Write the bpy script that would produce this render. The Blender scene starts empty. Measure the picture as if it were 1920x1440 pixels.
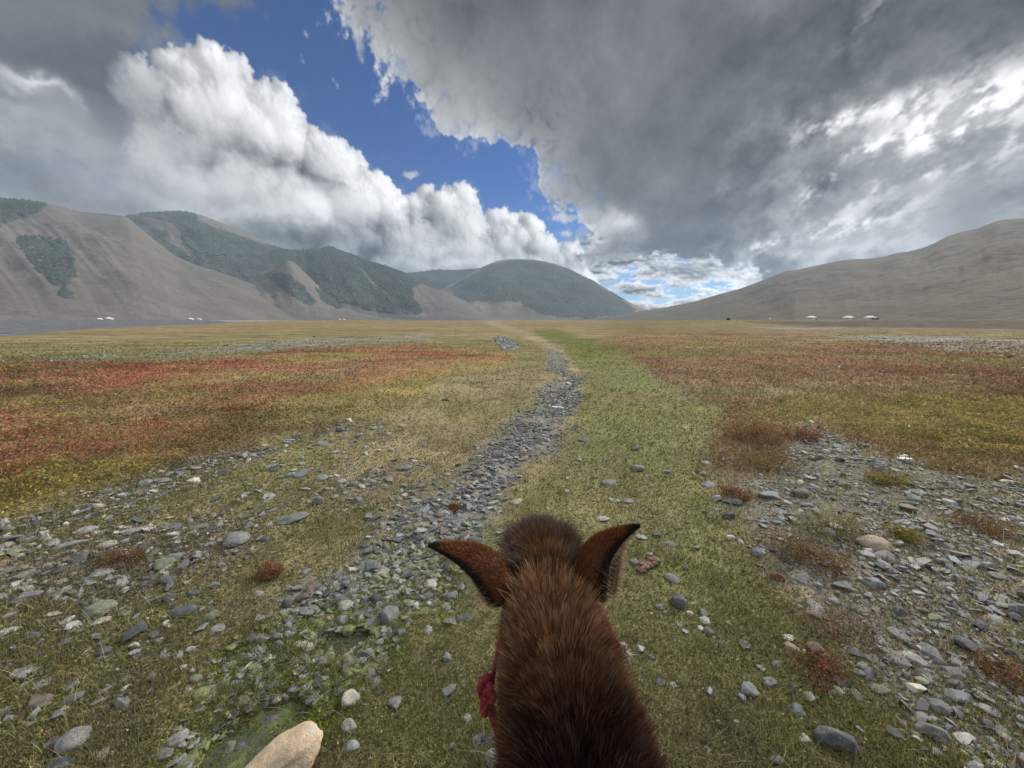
import bpy, bmesh, math, random
import numpy as np
from math import radians as rad

random.seed(7)
RNG = np.random.default_rng(11)
scene = bpy.context.scene
COL = scene.collection
EXPO = 0.45

# ------------------------------------------------------------------ camera
CAM_H = 2.1
PITCH = 9.45            # degrees below the horizon
FPX = 721.0             # focal length in pixels of the 1920 px wide photograph
cam = bpy.data.cameras.new('camera')
cam.sensor_width = 36.0
cam.lens = FPX / 1920.0 * 36.0
cam.clip_start = 0.05
cam.clip_end = 60000.0
cam_ob = bpy.data.objects.new('camera', cam)
cam_ob.location = (0.0, 0.0, CAM_H)
cam_ob.rotation_euler = (rad(90.0 - PITCH), 0.0, 0.0)
COL.objects.link(cam_ob)
scene.camera = cam_ob
CP, SP = math.cos(rad(PITCH)), math.sin(rad(PITCH))

def ray(px, py):
    """world direction (y forward) seen at a pixel of the photograph"""
    a, b = (px - 960.0) / FPX, (720.0 - py) / FPX
    return np.array([a, CP + b * SP, -SP + b * CP])

def azel(px, py):
    d = ray(px, py)
    return math.atan2(d[0], d[1]), math.atan2(d[2], math.hypot(d[0], d[1]))

def to_px(x, y, z):
    """world -> photograph pixel (arrays)"""
    zz = z - CAM_H
    f = y * CP - zz * SP
    u = y * SP + zz * CP
    f = np.where(f < 1e-3, 1e-3, f)
    return 960.0 + FPX * x / f, 720.0 - FPX * u / f

def on_ground(px, py, z=0.0):
    d = ray(px, py)
    t = (CAM_H - z) / -d[2]
    return d[0] * t, d[1] * t

# ------------------------------------------------------------------ view
scene.view_settings.view_transform = 'Standard'
scene.view_settings.look = 'None'
scene.view_settings.exposure = EXPO
scene.view_settings.gamma = 1.0
scene.render.engine = 'CYCLES'
scene.cycles.max_bounces = 6
scene.cycles.volume_bounces = 0
scene.cycles.volume_step_rate = 4.0
scene.cycles.use_denoising = True

# ------------------------------------------------------------------ node helper
class S:
    """a socket (or a number) with arithmetic, for building shader graphs"""
    nt = None
    def __init__(s, v): s.v = v
    @staticmethod
    def m(op, *a, clamp=False):
        n = S.nt.nodes.new('ShaderNodeMath'); n.operation = op; n.use_clamp = clamp
        for i, x in enumerate(a): S.put(n.inputs[i], x)
        return S(n.outputs[0])
    @staticmethod
    def put(inp, x):
        if isinstance(x, S): x = x.v
        if isinstance(x, bpy.types.NodeSocket): S.nt.links.new(x, inp)
        else: inp.default_value = x
    def __add__(s, o): return S.m('ADD', s, o)
    __radd__ = __add__
    def __sub__(s, o): return S.m('SUBTRACT', s, o)
    def __rsub__(s, o): return S.m('SUBTRACT', o, s)
    def __mul__(s, o): return S.m('MULTIPLY', s, o)
    __rmul__ = __mul__
    def __truediv__(s, o): return S.m('DIVIDE', s, o)

def nmax(a, b): return S.m('MAXIMUM', a, b)
def nmin(a, b): return S.m('MINIMUM', a, b)
def nexp(a): return S.m('EXPONENT', a)
def clampn(a): return S.m('ADD', a, 0.0, clamp=True)

def smooth(x, a, b, lo=0.0, hi=1.0, kind='SMOOTHSTEP'):
    n = S.nt.nodes.new('ShaderNodeMapRange'); n.interpolation_type = kind; n.clamp = True
    S.put(n.inputs['Value'], x); S.put(n.inputs['From Min'], a); S.put(n.inputs['From Max'], b)
    S.put(n.inputs['To Min'], lo); S.put(n.inputs['To Max'], hi)
    return S(n.outputs['Result'])

def noise(vec, scale, detail=4.0, rough=0.5, dist=0.0, out='Fac', lac=2.0, kind='FBM'):
    n = S.nt.nodes.new('ShaderNodeTexNoise'); n.noise_type = kind
    if kind != 'FBM': n.normalize = False
    if vec is not None: S.put(n.inputs['Vector'], vec)
    n.inputs['Scale'].default_value = scale; n.inputs['Detail'].default_value = detail
    n.inputs['Roughness'].default_value = rough; n.inputs['Distortion'].default_value = dist
    n.inputs['Lacunarity'].default_value = lac
    return S(n.outputs[out])

def voronoi(vec, scale, feature='F1', detail=0.0, rough=0.5, smoothness=0.5, out='Distance', randomness=1.0):
    n = S.nt.nodes.new('ShaderNodeTexVoronoi'); n.feature = feature
    if vec is not None: S.put(n.inputs['Vector'], vec)
    n.inputs['Scale'].default_value = scale
    if 'Detail' in n.inputs: n.inputs['Detail'].default_value = detail; n.inputs['Roughness'].default_value = rough
    if 'Smoothness' in n.inputs: n.inputs['Smoothness'].default_value = smoothness
    n.inputs['Randomness'].default_value = randomness
    return S(n.outputs[out])

def vmath(op, *a):
    n = S.nt.nodes.new('ShaderNodeVectorMath'); n.operation = op
    for i, x in enumerate(a):
        if op == 'SCALE' and i == 1: S.put(n.inputs['Scale'], x)
        else: S.put(n.inputs[i], x)
    return S(n.outputs['Value'] if op in ('LENGTH', 'DOT_PRODUCT', 'DISTANCE') else n.outputs[0])

def comb(x, y, z):
    n = S.nt.nodes.new('ShaderNodeCombineXYZ')
    for i, v in enumerate((x, y, z)): S.put(n.inputs[i], v)
    return S(n.outputs[0])

def sepx(v):
    n = S.nt.nodes.new('ShaderNodeSeparateXYZ'); S.put(n.inputs[0], v)
    return [S(o) for o in n.outputs]

def mix(f, a, b, kind='MIX'):
    n = S.nt.nodes.new('ShaderNodeMix'); n.data_type = 'RGBA'; n.blend_type = kind; n.clamp_factor = True
    S.put(n.inputs[0], f)
    for i, c in ((6, a), (7, b)):
        if isinstance(c, (tuple, list)) and len(c) == 3: c = (*c, 1.0)
        S.put(n.inputs[i], c)
    return S(n.outputs[2])

def curve(x, pts):
    """piecewise linear y(x) through points"""
    xs = [p[0] for p in pts]; ys = [p[1] for p in pts]
    x0, x1, y0, y1 = min(xs), max(xs), min(ys), max(ys)
    n = S.nt.nodes.new('ShaderNodeFloatCurve')
    c = n.mapping.curves[0]
    pp = [((a - x0) / (x1 - x0), (b - y0) / (y1 - y0 + 1e-9)) for a, b in pts]
    c.points[0].location = pp[0]; c.points[1].location = pp[-1]
    for p in pp[1:-1]: c.points.new(*p)
    for p in c.points: p.handle_type = 'VECTOR'
    n.mapping.update()
    S.put(n.inputs['Value'], clampn((x - x0) / (x1 - x0)))
    return S(n.outputs[0]) * (y1 - y0) + y0

# ------------------------------------------------------------------ sun and sky
SUN_AZ, SUN_EL = 48.0, 34.0      # behind the bright break in the cloud, front right
sun = bpy.data.lights.new('sun', 'SUN')
sun.energy = 3.6; sun.angle = rad(12.0); sun.color = (1.0, 0.95, 0.87)
sun_ob = bpy.data.objects.new('sun', sun)
sun_ob.rotation_euler = (rad(90.0 - SUN_EL), 0.0, rad(180.0 - SUN_AZ))
sun_ob.location = (30, 30, 40)
COL.objects.link(sun_ob)

BG = 0.11
world = bpy.data.worlds.new('World'); scene.world = world
world.use_nodes = True
nt = S.nt = world.node_tree
nt.nodes.clear()
tc = nt.nodes.new('ShaderNodeTexCoord')
D = S(tc.outputs['Generated'])
sky = nt.nodes.new('ShaderNodeTexSky'); sky.sky_type = 'NISHITA'; sky.sun_disc = False
sky.sun_elevation = rad(SUN_EL); sky.sun_rotation = rad(SUN_AZ)
sky.altitude = 2000.0; sky.air_density = 1.0; sky.dust_density = 0.4; sky.ozone_density = 2.2
dx, dy, dz = sepx(D)
az = S.m('ARCTAN2', dx, dy)
hyp = S.m('SQRT', dx * dx + dy * dy)
el = S.m('ARCTAN2', dz, hyp)
# ------------------------------------------------------------------ clouds (computed, stored per direction: azimuth x elevation)
CW = 1000.0                                   # texels per radian
AZ0, AZ1, EL0, EL1 = -1.06, 1.06, -0.05, 0.76
NX, NY = int((AZ1 - AZ0) * CW), int((EL1 - EL0) * CW)

def spectral(shape, beta, seed, ax=1.0, ay=1.0, lo=0.0, hi=1e9):
    """random field with a 1/f^beta spectrum, unit variance; ax, ay stretch it; lo, hi = band of wavelengths (texels)"""
    r = np.random.default_rng(seed)
    h, w = shape
    f = np.fft.rfft2(r.standard_normal((h, w)))
    fy = np.fft.fftfreq(h)[:, None] * ay; fx = np.fft.rfftfreq(w)[None, :] * ax
    k = np.sqrt(fx * fx + fy * fy); k[0, 0] = 1.0
    amp = k ** (-beta / 2.0)
    if hi < 1e8: amp = amp * (1 - np.exp(-(k * hi) ** 4))
    if lo > 0: amp = amp * np.exp(-(k * lo) ** 2)
    amp[0, 0] = 0
    g = np.fft.irfft2(f * amp, s=(h, w))
    return g / g.std()

def blur(a, s):
    h, w = a.shape; p = int(min(3 * s, min(h, w) - 1)) + 1
    b = np.pad(a, p, mode='edge')
    fy = np.fft.fftfreq(b.shape[0])[:, None]; fx = np.fft.rfftfreq(b.shape[1])[None, :]
    g = np.fft.irfft2(np.fft.rfft2(b) * np.exp(-2 * (math.pi * s) ** 2 * (fx * fx + fy * fy)), s=b.shape)
    return g[p:p + h, p:p + w]

def samp(a, x, y):
    x = np.clip(x, 0, a.shape[1] - 1.001); y = np.clip(y, 0, a.shape[0] - 1.001)
    i = x.astype(int); j = y.astype(int); u = x - i; v = y - j
    return (a[j, i] * (1 - u) * (1 - v) + a[j, i + 1] * u * (1 - v) + a[j + 1, i] * (1 - u) * v + a[j + 1, i + 1] * u * v)

def sstep(x, a, b):
    t = np.clip((x - a) / (b - a), 0, 1); return t * t * (3 - 2 * t)

def make_clouds():
    X, Y = np.meshgrid(np.arange(NX, dtype=float), np.arange(NY, dtype=float))
    def tc(px, py):
        a, e = azel(px, py); return (a - AZ0) * CW, (e - EL0) * CW
    def line(pts):
        q = sorted(tc(*p) for p in pts)
        return np.interp(X[0], [a for a, b in q], [b for a, b in q])[None, :]
    def sdist(pts, above):
        """signed distance to the polyline, + above (or below) it"""
        q = [tc(*p) for p in pts]
        q = np.array([(-900.0, 3000.0 if above else q[0][1])] + ([(q[0][0], 3000.0)] if above else []) + q + [(4000.0, q[-1][1])]); x = X[::4, ::4]; y = Y[::4, ::4]
        best = np.full(x.shape, 1e9); inside = np.zeros(x.shape, bool)
        for (ax_, ay_), (bx_, by_) in zip(q[:-1], q[1:]):
            dx_, dy_ = bx_ - ax_, by_ - ay_
            t = np.clip(((x - ax_) * dx_ + (y - ay_) * dy_) / (dx_ * dx_ + dy_ * dy_ + 1e-9), 0, 1)
            best = np.minimum(best, np.hypot(x - ax_ - t * dx_, y - ay_ - t * dy_))
            cr = ((ax_ <= x) & (x < bx_)) | ((bx_ <= x) & (x < ax_))
            yy = ay_ + (x - ax_) / (dx_ if abs(dx_) > 1e-9 else 1e-9) * dy_
            inside ^= cr & (yy > y)
        d = np.where(inside, best, -best)
        return samp(d, X / 4, Y / 4) * (-1 if above else 1)
    shape = (NY, NX)
    n1 = spectral(shape, 3.2, 1, hi=500); n2 = spectral(shape, 3.2, 2, hi=500)
    n3 = spectral(shape, 2.7, 3, hi=220)
    nw = spectral(shape, 2.9, 4, ax=1.0, ay=1.0, hi=160)
    # streaky field, streaks rising to the right
    st = spectral(shape, 2.9, 5, ax=2.4, ay=1.0, hi=700)
    st = samp(np.tile(st, (2, 1)), X, (Y + 0.32 * X * 1.0 + 60) % NY)
    def patches(lst, warp=14.0):
        out = np.zeros(shape); XW = X + n1 * warp; YW = Y + n2 * warp * 0.8
        for (px, py, rx, ry, amp, ang) in lst:
            x, y = tc(px, py)
            sc_ = CW / FPX * math.cos(math.atan2(px - 960.0, FPX)) ** 1.3   # photograph px -> texels there
            c, s = math.cos(rad(ang)), math.sin(rad(ang))
            u = (XW - x); v = (YW - y)
            uu = (u * c + v * s) / (rx * sc_); vv = (v * c - u * s) / (ry * sc_)
            out += amp * np.exp(-(uu * uu + vv * vv) * 0.9)
        return out
    def puffs(seed, dist, n, sizes, band, lift):
        """cumulus heads: a height field made of many domes scattered inside dist>0"""
        r = np.random.default_rng(seed)
        H = np.full(shape, -40.0)
        for rmin, rmax, cnt, b in sizes:
            k = 0
            xs = r.uniform(0, NX, cnt * 60); ys = r.uniform(0, NY, cnt * 60); rr = r.uniform(0, 1, cnt * 60) ** 2
            for x, y, q in zip(xs, ys, rr):
                d = dist[int(y) if y < NY else NY - 1, int(x) if x < NX else NX - 1]
                R = rmin + (rmax - rmin) * q
                if d < R * 0.55 or d > b: continue
                x0, x1, y0, y1 = int(max(x - R, 0)), int(min(x + R + 1, NX)), int(max(y - R, 0)), int(min(y + R + 1, NY))
                if x1 <= x0 or y1 <= y0: continue
                dd = (X[y0:y1, x0:x1] - x) ** 2 + (Y[y0:y1, x0:x1] - y) ** 2
                h = np.sqrt(np.maximum(R * R - dd, 0)) + min(d, 160) * lift
                h = np.where(dd < R * R, h, -40)
                H[y0:y1, x0:x1] = np.maximum(H[y0:y1, x0:x1], h)
                k += 1
                if k >= cnt: break
        # break the domes up with turbulence
        a = spectral(shape, 2.6, seed + 50, hi=60, lo=1.5); b = spectral(shape, 2.6, seed + 51, hi=60, lo=1.5)
        return samp(H, X + a * 2.6, Y + b * 2.6)
    def light(H, s, L=(0.72, 0.50, 0.48), k=1.0):
        Hs = blur(H, s)
        gy, gx = np.gradient(Hs)
        n = 1.0 / np.sqrt(1 + (gx * gx + gy * gy) * k * k)
        return (-gx * k * L[0] - gy * k * L[1] + L[2]) * n

    # ---- the cumulus bank on the left
    d1 = sdist([(-900, 60), (-300, 50), (120, 60), (250, 110), (262, 94), (330, 76), (372, 92), (400, 104), (440, 110), (460, 124), (505, 138), (530, 150), (548, 176), (563, 205), (568, 238), (600, 243), (650, 262), (668, 282),
               (690, 312), (716, 330), (745, 352), (765, 366), (778, 350), (800, 344), (860, 352), (893, 360), (903, 380), (905, 400), (925, 396), (975, 400), (1010, 412), (1022, 436), (1055, 450), (1080, 448), (1094, 464), (1096, 500), (1110, 560), (1150, 620), (2700, 640)], False)
    H1 = puffs(21, d1 + n3 * 3, 0, [(16, 62, 260, 420), (8, 26, 900, 300), (4, 11, 2600, 110)], 200, 0.50)
    m1 = sstep(H1 + nw * 1.2, 0.0, 6.0)
    m1 = np.maximum(m1, sstep(d1, 22, 42))
    m1 = 0.85 * m1 + 0.15 * sstep(d1 + nw * 8 + n3 * 6, -12, 16)
    soft = sstep(d1 + n1 * 18, 60, 220)            # interior: puffs melt into sheet
    lt1 = light(np.maximum(H1, -6), 1.6); ltb = light(np.maximum(H1, -6), 7.0)
    occ = np.clip((blur(H1, 3) - blur(np.maximum(H1, -6), 16)) / 18.0, -1, 1)
    side = sstep(X + 0 * Y, tc(170, 200)[0], tc(400, 200)[0])
    B1 = 0.285 + patches([
        (400, 180, 160, 80, 0.24, -30), (650, 320, 130, 60, 0.18, -35), (860, 385, 160, 42, 0.14, 0), (1000, 440, 90, 30, 0.14, 0),
        (300, 290, 190, 42, 0.13, -8), (480, 335, 160, 36, 0.12, -8), (610, 405, 50, 24, 0.24, 0), (560, 380, 50, 16, 0.10, 0),
        (440, 385, 100, 16, 0.18, 0), (830, 468, 60, 12, 0.26, 0), (740, 400, 50, 20, 0.12, 0), (900, 497, 200, 7, 0.16, 0),
        (490, 290, 60, 17, -0.22, -14), (420, 282, 30, 10, -0.10, 0), (600, 342, 52, 8, -0.20, -8), (480, 218, 50, 14, 0.12, -30),
        (300, 210, 60, 30, -0.12, -40), (340, 245, 80, 20, -0.10, -10), (700, 455, 130, 22, -0.10, 0), (810, 425, 90, 24, -0.10, 0),
        (560, 445, 90, 16, -0.10, 0), (150, 390, 260, 30, -0.04, 0), (740, 480, 90, 10, -0.06, 0), (30, 330, 150, 60, -0.03, 0), (1050, 490, 60, 12, -0.10, 0)])
    e1 = np.exp(-np.maximum(d1, 0) / 110.0)
    amp = (0.16 + 0.72 * e1) * (1 - 0.62 * soft) * (0.15 + 0.85 * side)
    B1 = B1 + amp * (np.maximum(lt1 - 0.48, -0.34) * 0.30 + (ltb - 0.48) * 0.42 + occ * 0.22) + e1 * side * 0.17 + n3 * 0.016 + n1 * 0.018
    thin = (1 - sstep(H1, 4, 16)) * (1 - sstep(d1, 20, 40)) * side
    B1 = B1 + thin * 0.12

    # ---- grey sheet over the top left
    f3 = line([(-900, 330), (100, 330), (215, 300), (262, 175), (290, 110), (330, 70), (400, 66), (445, 40), (485, 5), (540, -60), (700, -200), (1200, -300), (1900, -300)])
    d3 = Y - f3 + n1 * 26 + nw * 10 + st * 10
    m3 = sstep(d3, -22, 62)
    B3 = 0.175 + patches([(20, 168, 95, 22, 0.34, -12), (100, 196, 60, 9, 0.26, -14), (90, 270, 220, 50, 0.09, -8), (220, 300, 120, 40, 0.08, 0),
                          (100, 120, 230, 50, -0.03, 0), (60, 20, 300, 40, 0.035, 0), (400, 60, 90, 50, 0.02, 0), (0, 240, 60, 30, 0.1, 0)], 20) + n1 * 0.012 + st * 0.014

    # ---- the dark deck on the right
    d2 = sdist([(400, -320), (560, -200), (615, -90), (640, -10), (655, 60), (690, 88), (735, 112), (742, 138), (760, 150), (775, 178), (800, 195), (818, 244), (850, 262), (895, 258), (925, 272), (960, 278), (990, 282), (1006, 286),
               (1013, 330), (1012, 356), (1022, 370), (1040, 384), (1052, 402), (1085, 408), (1112, 416), (1122, 440), (1118, 462), (1085, 474), (1066, 490), (1140, 492), (1220, 478), (1330, 486), (1400, 505), (1470, 560), (1500, 620), (2700, 640)], True)
    d2 = d2 + nw * 3 + n3 * 6
    H2 = puffs(33, d2, 0, [(12, 44, 300, 300), (6, 18, 1300, 130), (3, 9, 2600, 50)], 100, 0.5)
    m2 = np.maximum(sstep(blur(H2, 1.3) + nw * 3, -3.0, 12.0), sstep(d2, 12, 34))
    m2 = 0.72 * m2 + 0.28 * sstep(d2 + nw * 12 + n3 * 10, -16, 34)
    # frayed edge high on the left of the deck
    fr = sstep(X + 0 * Y, tc(790, 100)[0], tc(700, 100)[0])
    m2 = m2 * (1 - fr) + fr * sstep(d2 + nw * 22 + n3 * 14, -18, 46)
    lt2 = light(np.maximum(H2, -6), 1.6, (-0.15, -0.35, 0.92)); lt2b = light(np.maximum(H2, -6), 6, (-0.5, 0.3, 0.8))
    leftpart = 1 - sstep(X + 0 * Y, tc(1110, 400)[0], tc(1240, 400)[0])
    e2 = np.exp(-np.maximum(d2, 0) / 46.0) * leftpart
    e2s = np.exp(-np.maximum(d2, 0) / 13.0) * leftpart
    B2 = 0.140 + e2 * 0.17 + e2s * 0.26 + patches([
        (850, 205, 100, 50, 0.15, 30), (770, 90, 60, 60, 0.07, 0), (690, 40, 40, 50, 0.10, 0), (900, 240, 60, 20, 0.12, 0), (1060, 340, 40, 50, 0.10, 0), (1150, 420, 44, 20, 0.34, 0), (1170, 412, 22, 12, 0.2, 0),
        (1150, 250, 120, 160, 0.015, 0), (960, 60, 160, 50, -0.01, 0), (1320, 40, 260, 70, 0.035, 0), (1100, 165, 160, 40, 0.03, 0), (1350, 330, 120, 60, 0.0, 0)], 10)
    rg = spectral(shape, 3.0, 14, hi=120); rg = samp(rg, X * 0.5, (Y * 0.80 - 0.28 * X + 1100) % (NY - 2))
    rag = sstep(rg * 0.8 + nw * 0.25 + n1 * 0.3, -0.8, 1.0)
    brk = patches([(1620, 222, 105, 17, 1.5, 6), (1570, 236, 46, 12, .8, 0), (1720, 205, 50, 16, 1.0, 20), (1860, 200, 110, 34, 1.9, 20), (1890, 165, 60, 20, 1.0, 10), (1790, 250, 90, 14, 1.3, 14), (1900, 270, 60, 14, 0.9, 14), (1860, 120, 70, 22, 0.25, 14), (1650, 285, 100, 16, 1.0, 24),
                   (1575, 335, 60, 15, 1.1, 36), (1530, 365, 30, 10, .6, 30), (1600, 300, 50, 14, .8, 30), (1735, 316, 36, 7, 1.3, 10), (1745, 262, 60, 8, 1.0, 16), (1440, 462, 70, 8, 1.2, 16), (1500, 445, 50, 8, 1.1, 24), (1590, 425, 40, 9, 1.3, 10), (1660, 392, 60, 8, 0.7, 24), (1610, 380, 50, 9, .7, 24),
                   (1420, 352, 80, 16, 0.28, 0), (1640, 28, 60, 20, 0.35, 30), (1500, 110, 140, 40, 0.08, 30), (1620, 90, 90, 26, 0.12, 40), (2100, 170, 180, 120, 0.9, 0)], 9)
    soft_b = patches([(1600, 260, 160, 60, 0.14, 14), (1860, 220, 140, 80, 0.20, 10), (1590, 370, 140, 60, 0.14, 25), (1780, 360, 140, 40, 0.11, 20), (1480, 455, 170, 22, 0.12, 14), (1780, 415, 230, 46, 0.12, 0), (1600, 460, 200, 30, 0.10, 0), (1390, 400, 90, 20, -0.02, 20),
                      (1860, 90, 130, 30, -0.02, 0), (1460, 230, 90, 60, -0.02, 0)], 22)
    B2 = B2 + soft_b * (1.15 + 0.5 * rag) + 0.80 * np.tanh(np.clip(brk * 0.40 * (0.16 + rag) - 0.05, 0, 2)) * (0.75 + 0.25 * rag)
    B2 = B2 + 0.012 * rg * sstep(X + 0 * Y, tc(1200, 300)[0], tc(1500, 300)[0])
    B2 = B2 + (lt2 - 0.8) * (0.0 + 0.20 * e2) + (lt2b - .7) * .10 * e2 + st * 0.008 + n1 * 0.014 + (n3 * 0.012 + nw * 0.006) * (0.6 + brk.clip(0, 1) * 3)

    # ---- low broken clouds over the gap between the hills, and under the deck
    y575 = tc(1250, 590)[1]; y500 = tc(1200, 498)[1]
    lown = spectral(shape, 2.8, 9, ax=0.9, ay=4.0, hi=140); lown = spectral(shape, 2.8, 9, ax=1.0, ay=1.0, hi=60)
    lown = samp(lown, X * 0.25, Y * 0.8 % (NY - 2)); lowd = spectral(shape, 2.6, 10, ax=1, ay=1, hi=14)
    cov = np.interp(Y[:, 0], [y575 - 20, y575 + 10, (y575 + y500) / 2, y500, y500 + 40], [0.9, 0.6, 0.5, 1.3, 2.4])[:, None]
    q = lown + lowd * 0.22 + cov
    m4 = sstep(q, -0.45, 0.55) * sstep(X + 0 * Y, tc(1050, 500)[0], tc(1120, 500)[0])
    m4 = m4 * (1 - sstep(Y, tc(1200, 440)[1], tc(1200, 420)[1]))
    B4 = 0.36 + 0.22 * np.clip(1.2 - q, -1, 1) + light(q * 8, 2.2, (0.3, 0.75, 0.55)) * 0.22 + patches([(1240, 525, 80, 7, 0.16, 0), (1240, 512, 110, 6, .14, 0), (1400, 525, 150, 16, 0.40, 8), (1300, 570, 70, 10, 0.15, 0), (1200, 500, 90, 9, 0.10, 0)], 5)
    # small torn scraps in the blue
    scr = patches([(768, 326, 16, 7, 1.0, 0), (1070, 408, 50, 7, 1.0, 4), (1026, 300, 9, 9, 1.0, 0), (670, 60, 14, 40, .8, 0), (684, 105, 9, 30, .5, 0), (1050, 438, 30, 6, .5, 0)], 3)
    m5 = sstep(scr + nw * 0.16, 0.35, 0.9) * 0.75
    B5 = 0.55 + nw * 0.05

    def grey(B):
        B = np.clip(B, 0.08, 1.15); t = np.clip((B - 0.12) / 0.5, 0, 1)[..., None]
        tint = np.array([0.96, 0.99, 1.03]) * (1 - t) + np.array([0.99, 1.0, 1.015]) * t
        return tint * B[..., None]
    col = np.zeros((NY, NX, 3)); alpha = np.zeros(shape)
    def over(m, B):
        nonlocal col, alpha
        m = m[..., None] if m.ndim == 2 else m
        a = alpha[..., None]
        col = grey(B) * m + col * (1 - m)
        alpha = (m + a * (1 - m))[..., 0]
    over(m4, B4)
    over(m5, B5)
    over(m3 * 0.96, B3)
    over(m1 * (1 - 0.96 * sstep(d3, 0, 80)), B1)
    over(m2, B2)
    fine_ = [blur(col[..., k], 0.9) for k in range(3)]; col = np.stack(fine_, -1); alpha = blur(alpha, 0.9)
    return np.concatenate([np.clip(col, 0, 1.4), np.clip(alpha, 0, 1)[..., None]], -1).astype(np.float32)   # colour is premultiplied
CL = make_clouds()
cimg = bpy.data.images.new('cloud_cover', NX, NY, alpha=True, float_buffer=True)
cimg.colorspace_settings.name = 'Non-Color'
cimg.alpha_mode = 'CHANNEL_PACKED'
ee = (EL0 + (np.arange(NY) + 0.5) / CW)[:, None]
path = np.minimum(1058.0 / np.maximum(np.sin(ee), 1e-3), 9200.0); Tr = np.exp(-path * 0.7e-4)[..., None]
# the air in front will veil the clouds: keep their own contrast
full = CL[..., :3]; CL[..., :3] = np.clip((full - CL[..., 3:] * 0.27 * (1 - Tr)) / Tr ** 0.9, 0.0, 2.0) * 2.0 ** -EXPO
cimg.pixels.foreach_set(CL.ravel())
cimg.pack()
tex = nt.nodes.new('ShaderNodeTexImage'); tex.image = cimg; tex.extension = 'EXTEND'; tex.interpolation = 'Linear'
S.put(tex.inputs['Vector'], comb((az - AZ0) / (AZ1 - AZ0), (el - EL0) / (EL1 - EL0), 0.0))
skyc = vmath('SCALE', S(sky.outputs['Color']), BG)
hz = smooth(el, 0.30, -0.01)
skyc = vmath('MULTIPLY', skyc, mix(hz, (0.13, 0.33, 0.60), (0.38, 0.56, 0.74)))
cut = vmath('SCALE', skyc, 1.0 - S(tex.outputs['Alpha']))
front = vmath('ADD', S(tex.outputs['Color']), cut)
# the unseen rest of the sky: broken cloud overhead and behind, brightened as fill
nB = noise(comb(dx, dy, dz * 2.0), 3.0, 5.0, 0.55)
bb = 0.62 + (nB - 0.5) * 1.6
rest = mix(smooth(nB, 0.36, 0.44), skyc, vmath('MULTIPLY', comb(bb, bb, bb), (0.97, 1.0, 1.04)))
inn = smooth(S.m('ABSOLUTE', az), 1.057, 0.955) * smooth(el, 0.74, 0.66)
c = mix(inn, rest, front)
bg = nt.nodes.new('ShaderNodeBackground'); bg.inputs['Strength'].default_value = BG
S.put(bg.inputs['Color'], vmath('SCALE', c, 1.0 / BG))
wo = nt.nodes.new('ShaderNodeOutputWorld')
nt.links.new(bg.outputs[0], wo.inputs['Surface'])
world.cycles.sampling_method = 'MANUAL'; world.cycles.sample_map_resolution = 512
# ------------------------------------------------------------------ numeric helpers
def vnoise(x, y, seed=0):
    """smooth lattice noise in -1..1"""
    xi = np.floor(x).astype(np.int64); yi = np.floor(y).astype(np.int64)
    u = x - xi; v = y - yi
    u = u * u * u * (u * (u * 6 - 15) + 10); v = v * v * v * (v * (v * 6 - 15) + 10)
    def h(a, b):
        k = (a * 374761393 + b * 668265263 + seed * 974634777) & 0xffffffff
        k = ((k ^ (k >> 13)) * 1274126177) & 0xffffffff
        k = k ^ (k >> 16)
        return (k & 0xffff) / 32767.5 - 1.0
    return (h(xi, yi) * (1 - u) + h(xi + 1, yi) * u) * (1 - v) + (h(xi, yi + 1) * (1 - u) + h(xi + 1, yi + 1) * u) * v

def fbm(x, y, scale, octv=4, seed=0, rough=0.5):
    """sum of lattice noises; scale = size of the largest features in metres"""
    t = 0.0; a = 1.0; n = 0.0; f = 1.0 / scale
    for i in range(octv):
        t = t + a * vnoise(x * f + 13.7 * i, y * f - 7.1 * i, seed + i * 17); n += a
        a *= rough; f *= 2.03
    return t / n * 1.5

def inpoly(px, py, poly):
    ins = np.zeros(np.shape(px), bool); n = len(poly)
    for i in range(n):
        ax, ay = poly[i]; bx, by = poly[(i + 1) % n]
        if ay == by: continue
        c = (ay > py) != (by > py)
        ins ^= c & (px < (bx - ax) * (py - ay) / (by - ay) + ax)
    return ins

def pdist(px, py, poly):
    """signed distance (positive inside) to a polygon"""
    best = np.full(np.shape(px), 1e12)
    n = len(poly)
    for i in range(n):
        ax, ay = poly[i]; bx, by = poly[(i + 1) % n]
        dx_, dy_ = bx - ax, by - ay
        t = np.clip(((px - ax) * dx_ + (py - ay) * dy_) / (dx_ * dx_ + dy_ * dy_ + 1e-9), 0, 1)
        best = np.minimum(best, (px - ax - t * dx_) ** 2 + (py - ay - t * dy_) ** 2)
    best = np.sqrt(best)
    return np.where(inpoly(px, py, poly), best, -best)

def props(o, label=None, cat=None, group=None, kind=None):
    if label: o['label'] = label
    if cat: o['category'] = cat
    if group: o['group'] = group
    if kind: o['kind'] = kind
    return o

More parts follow.
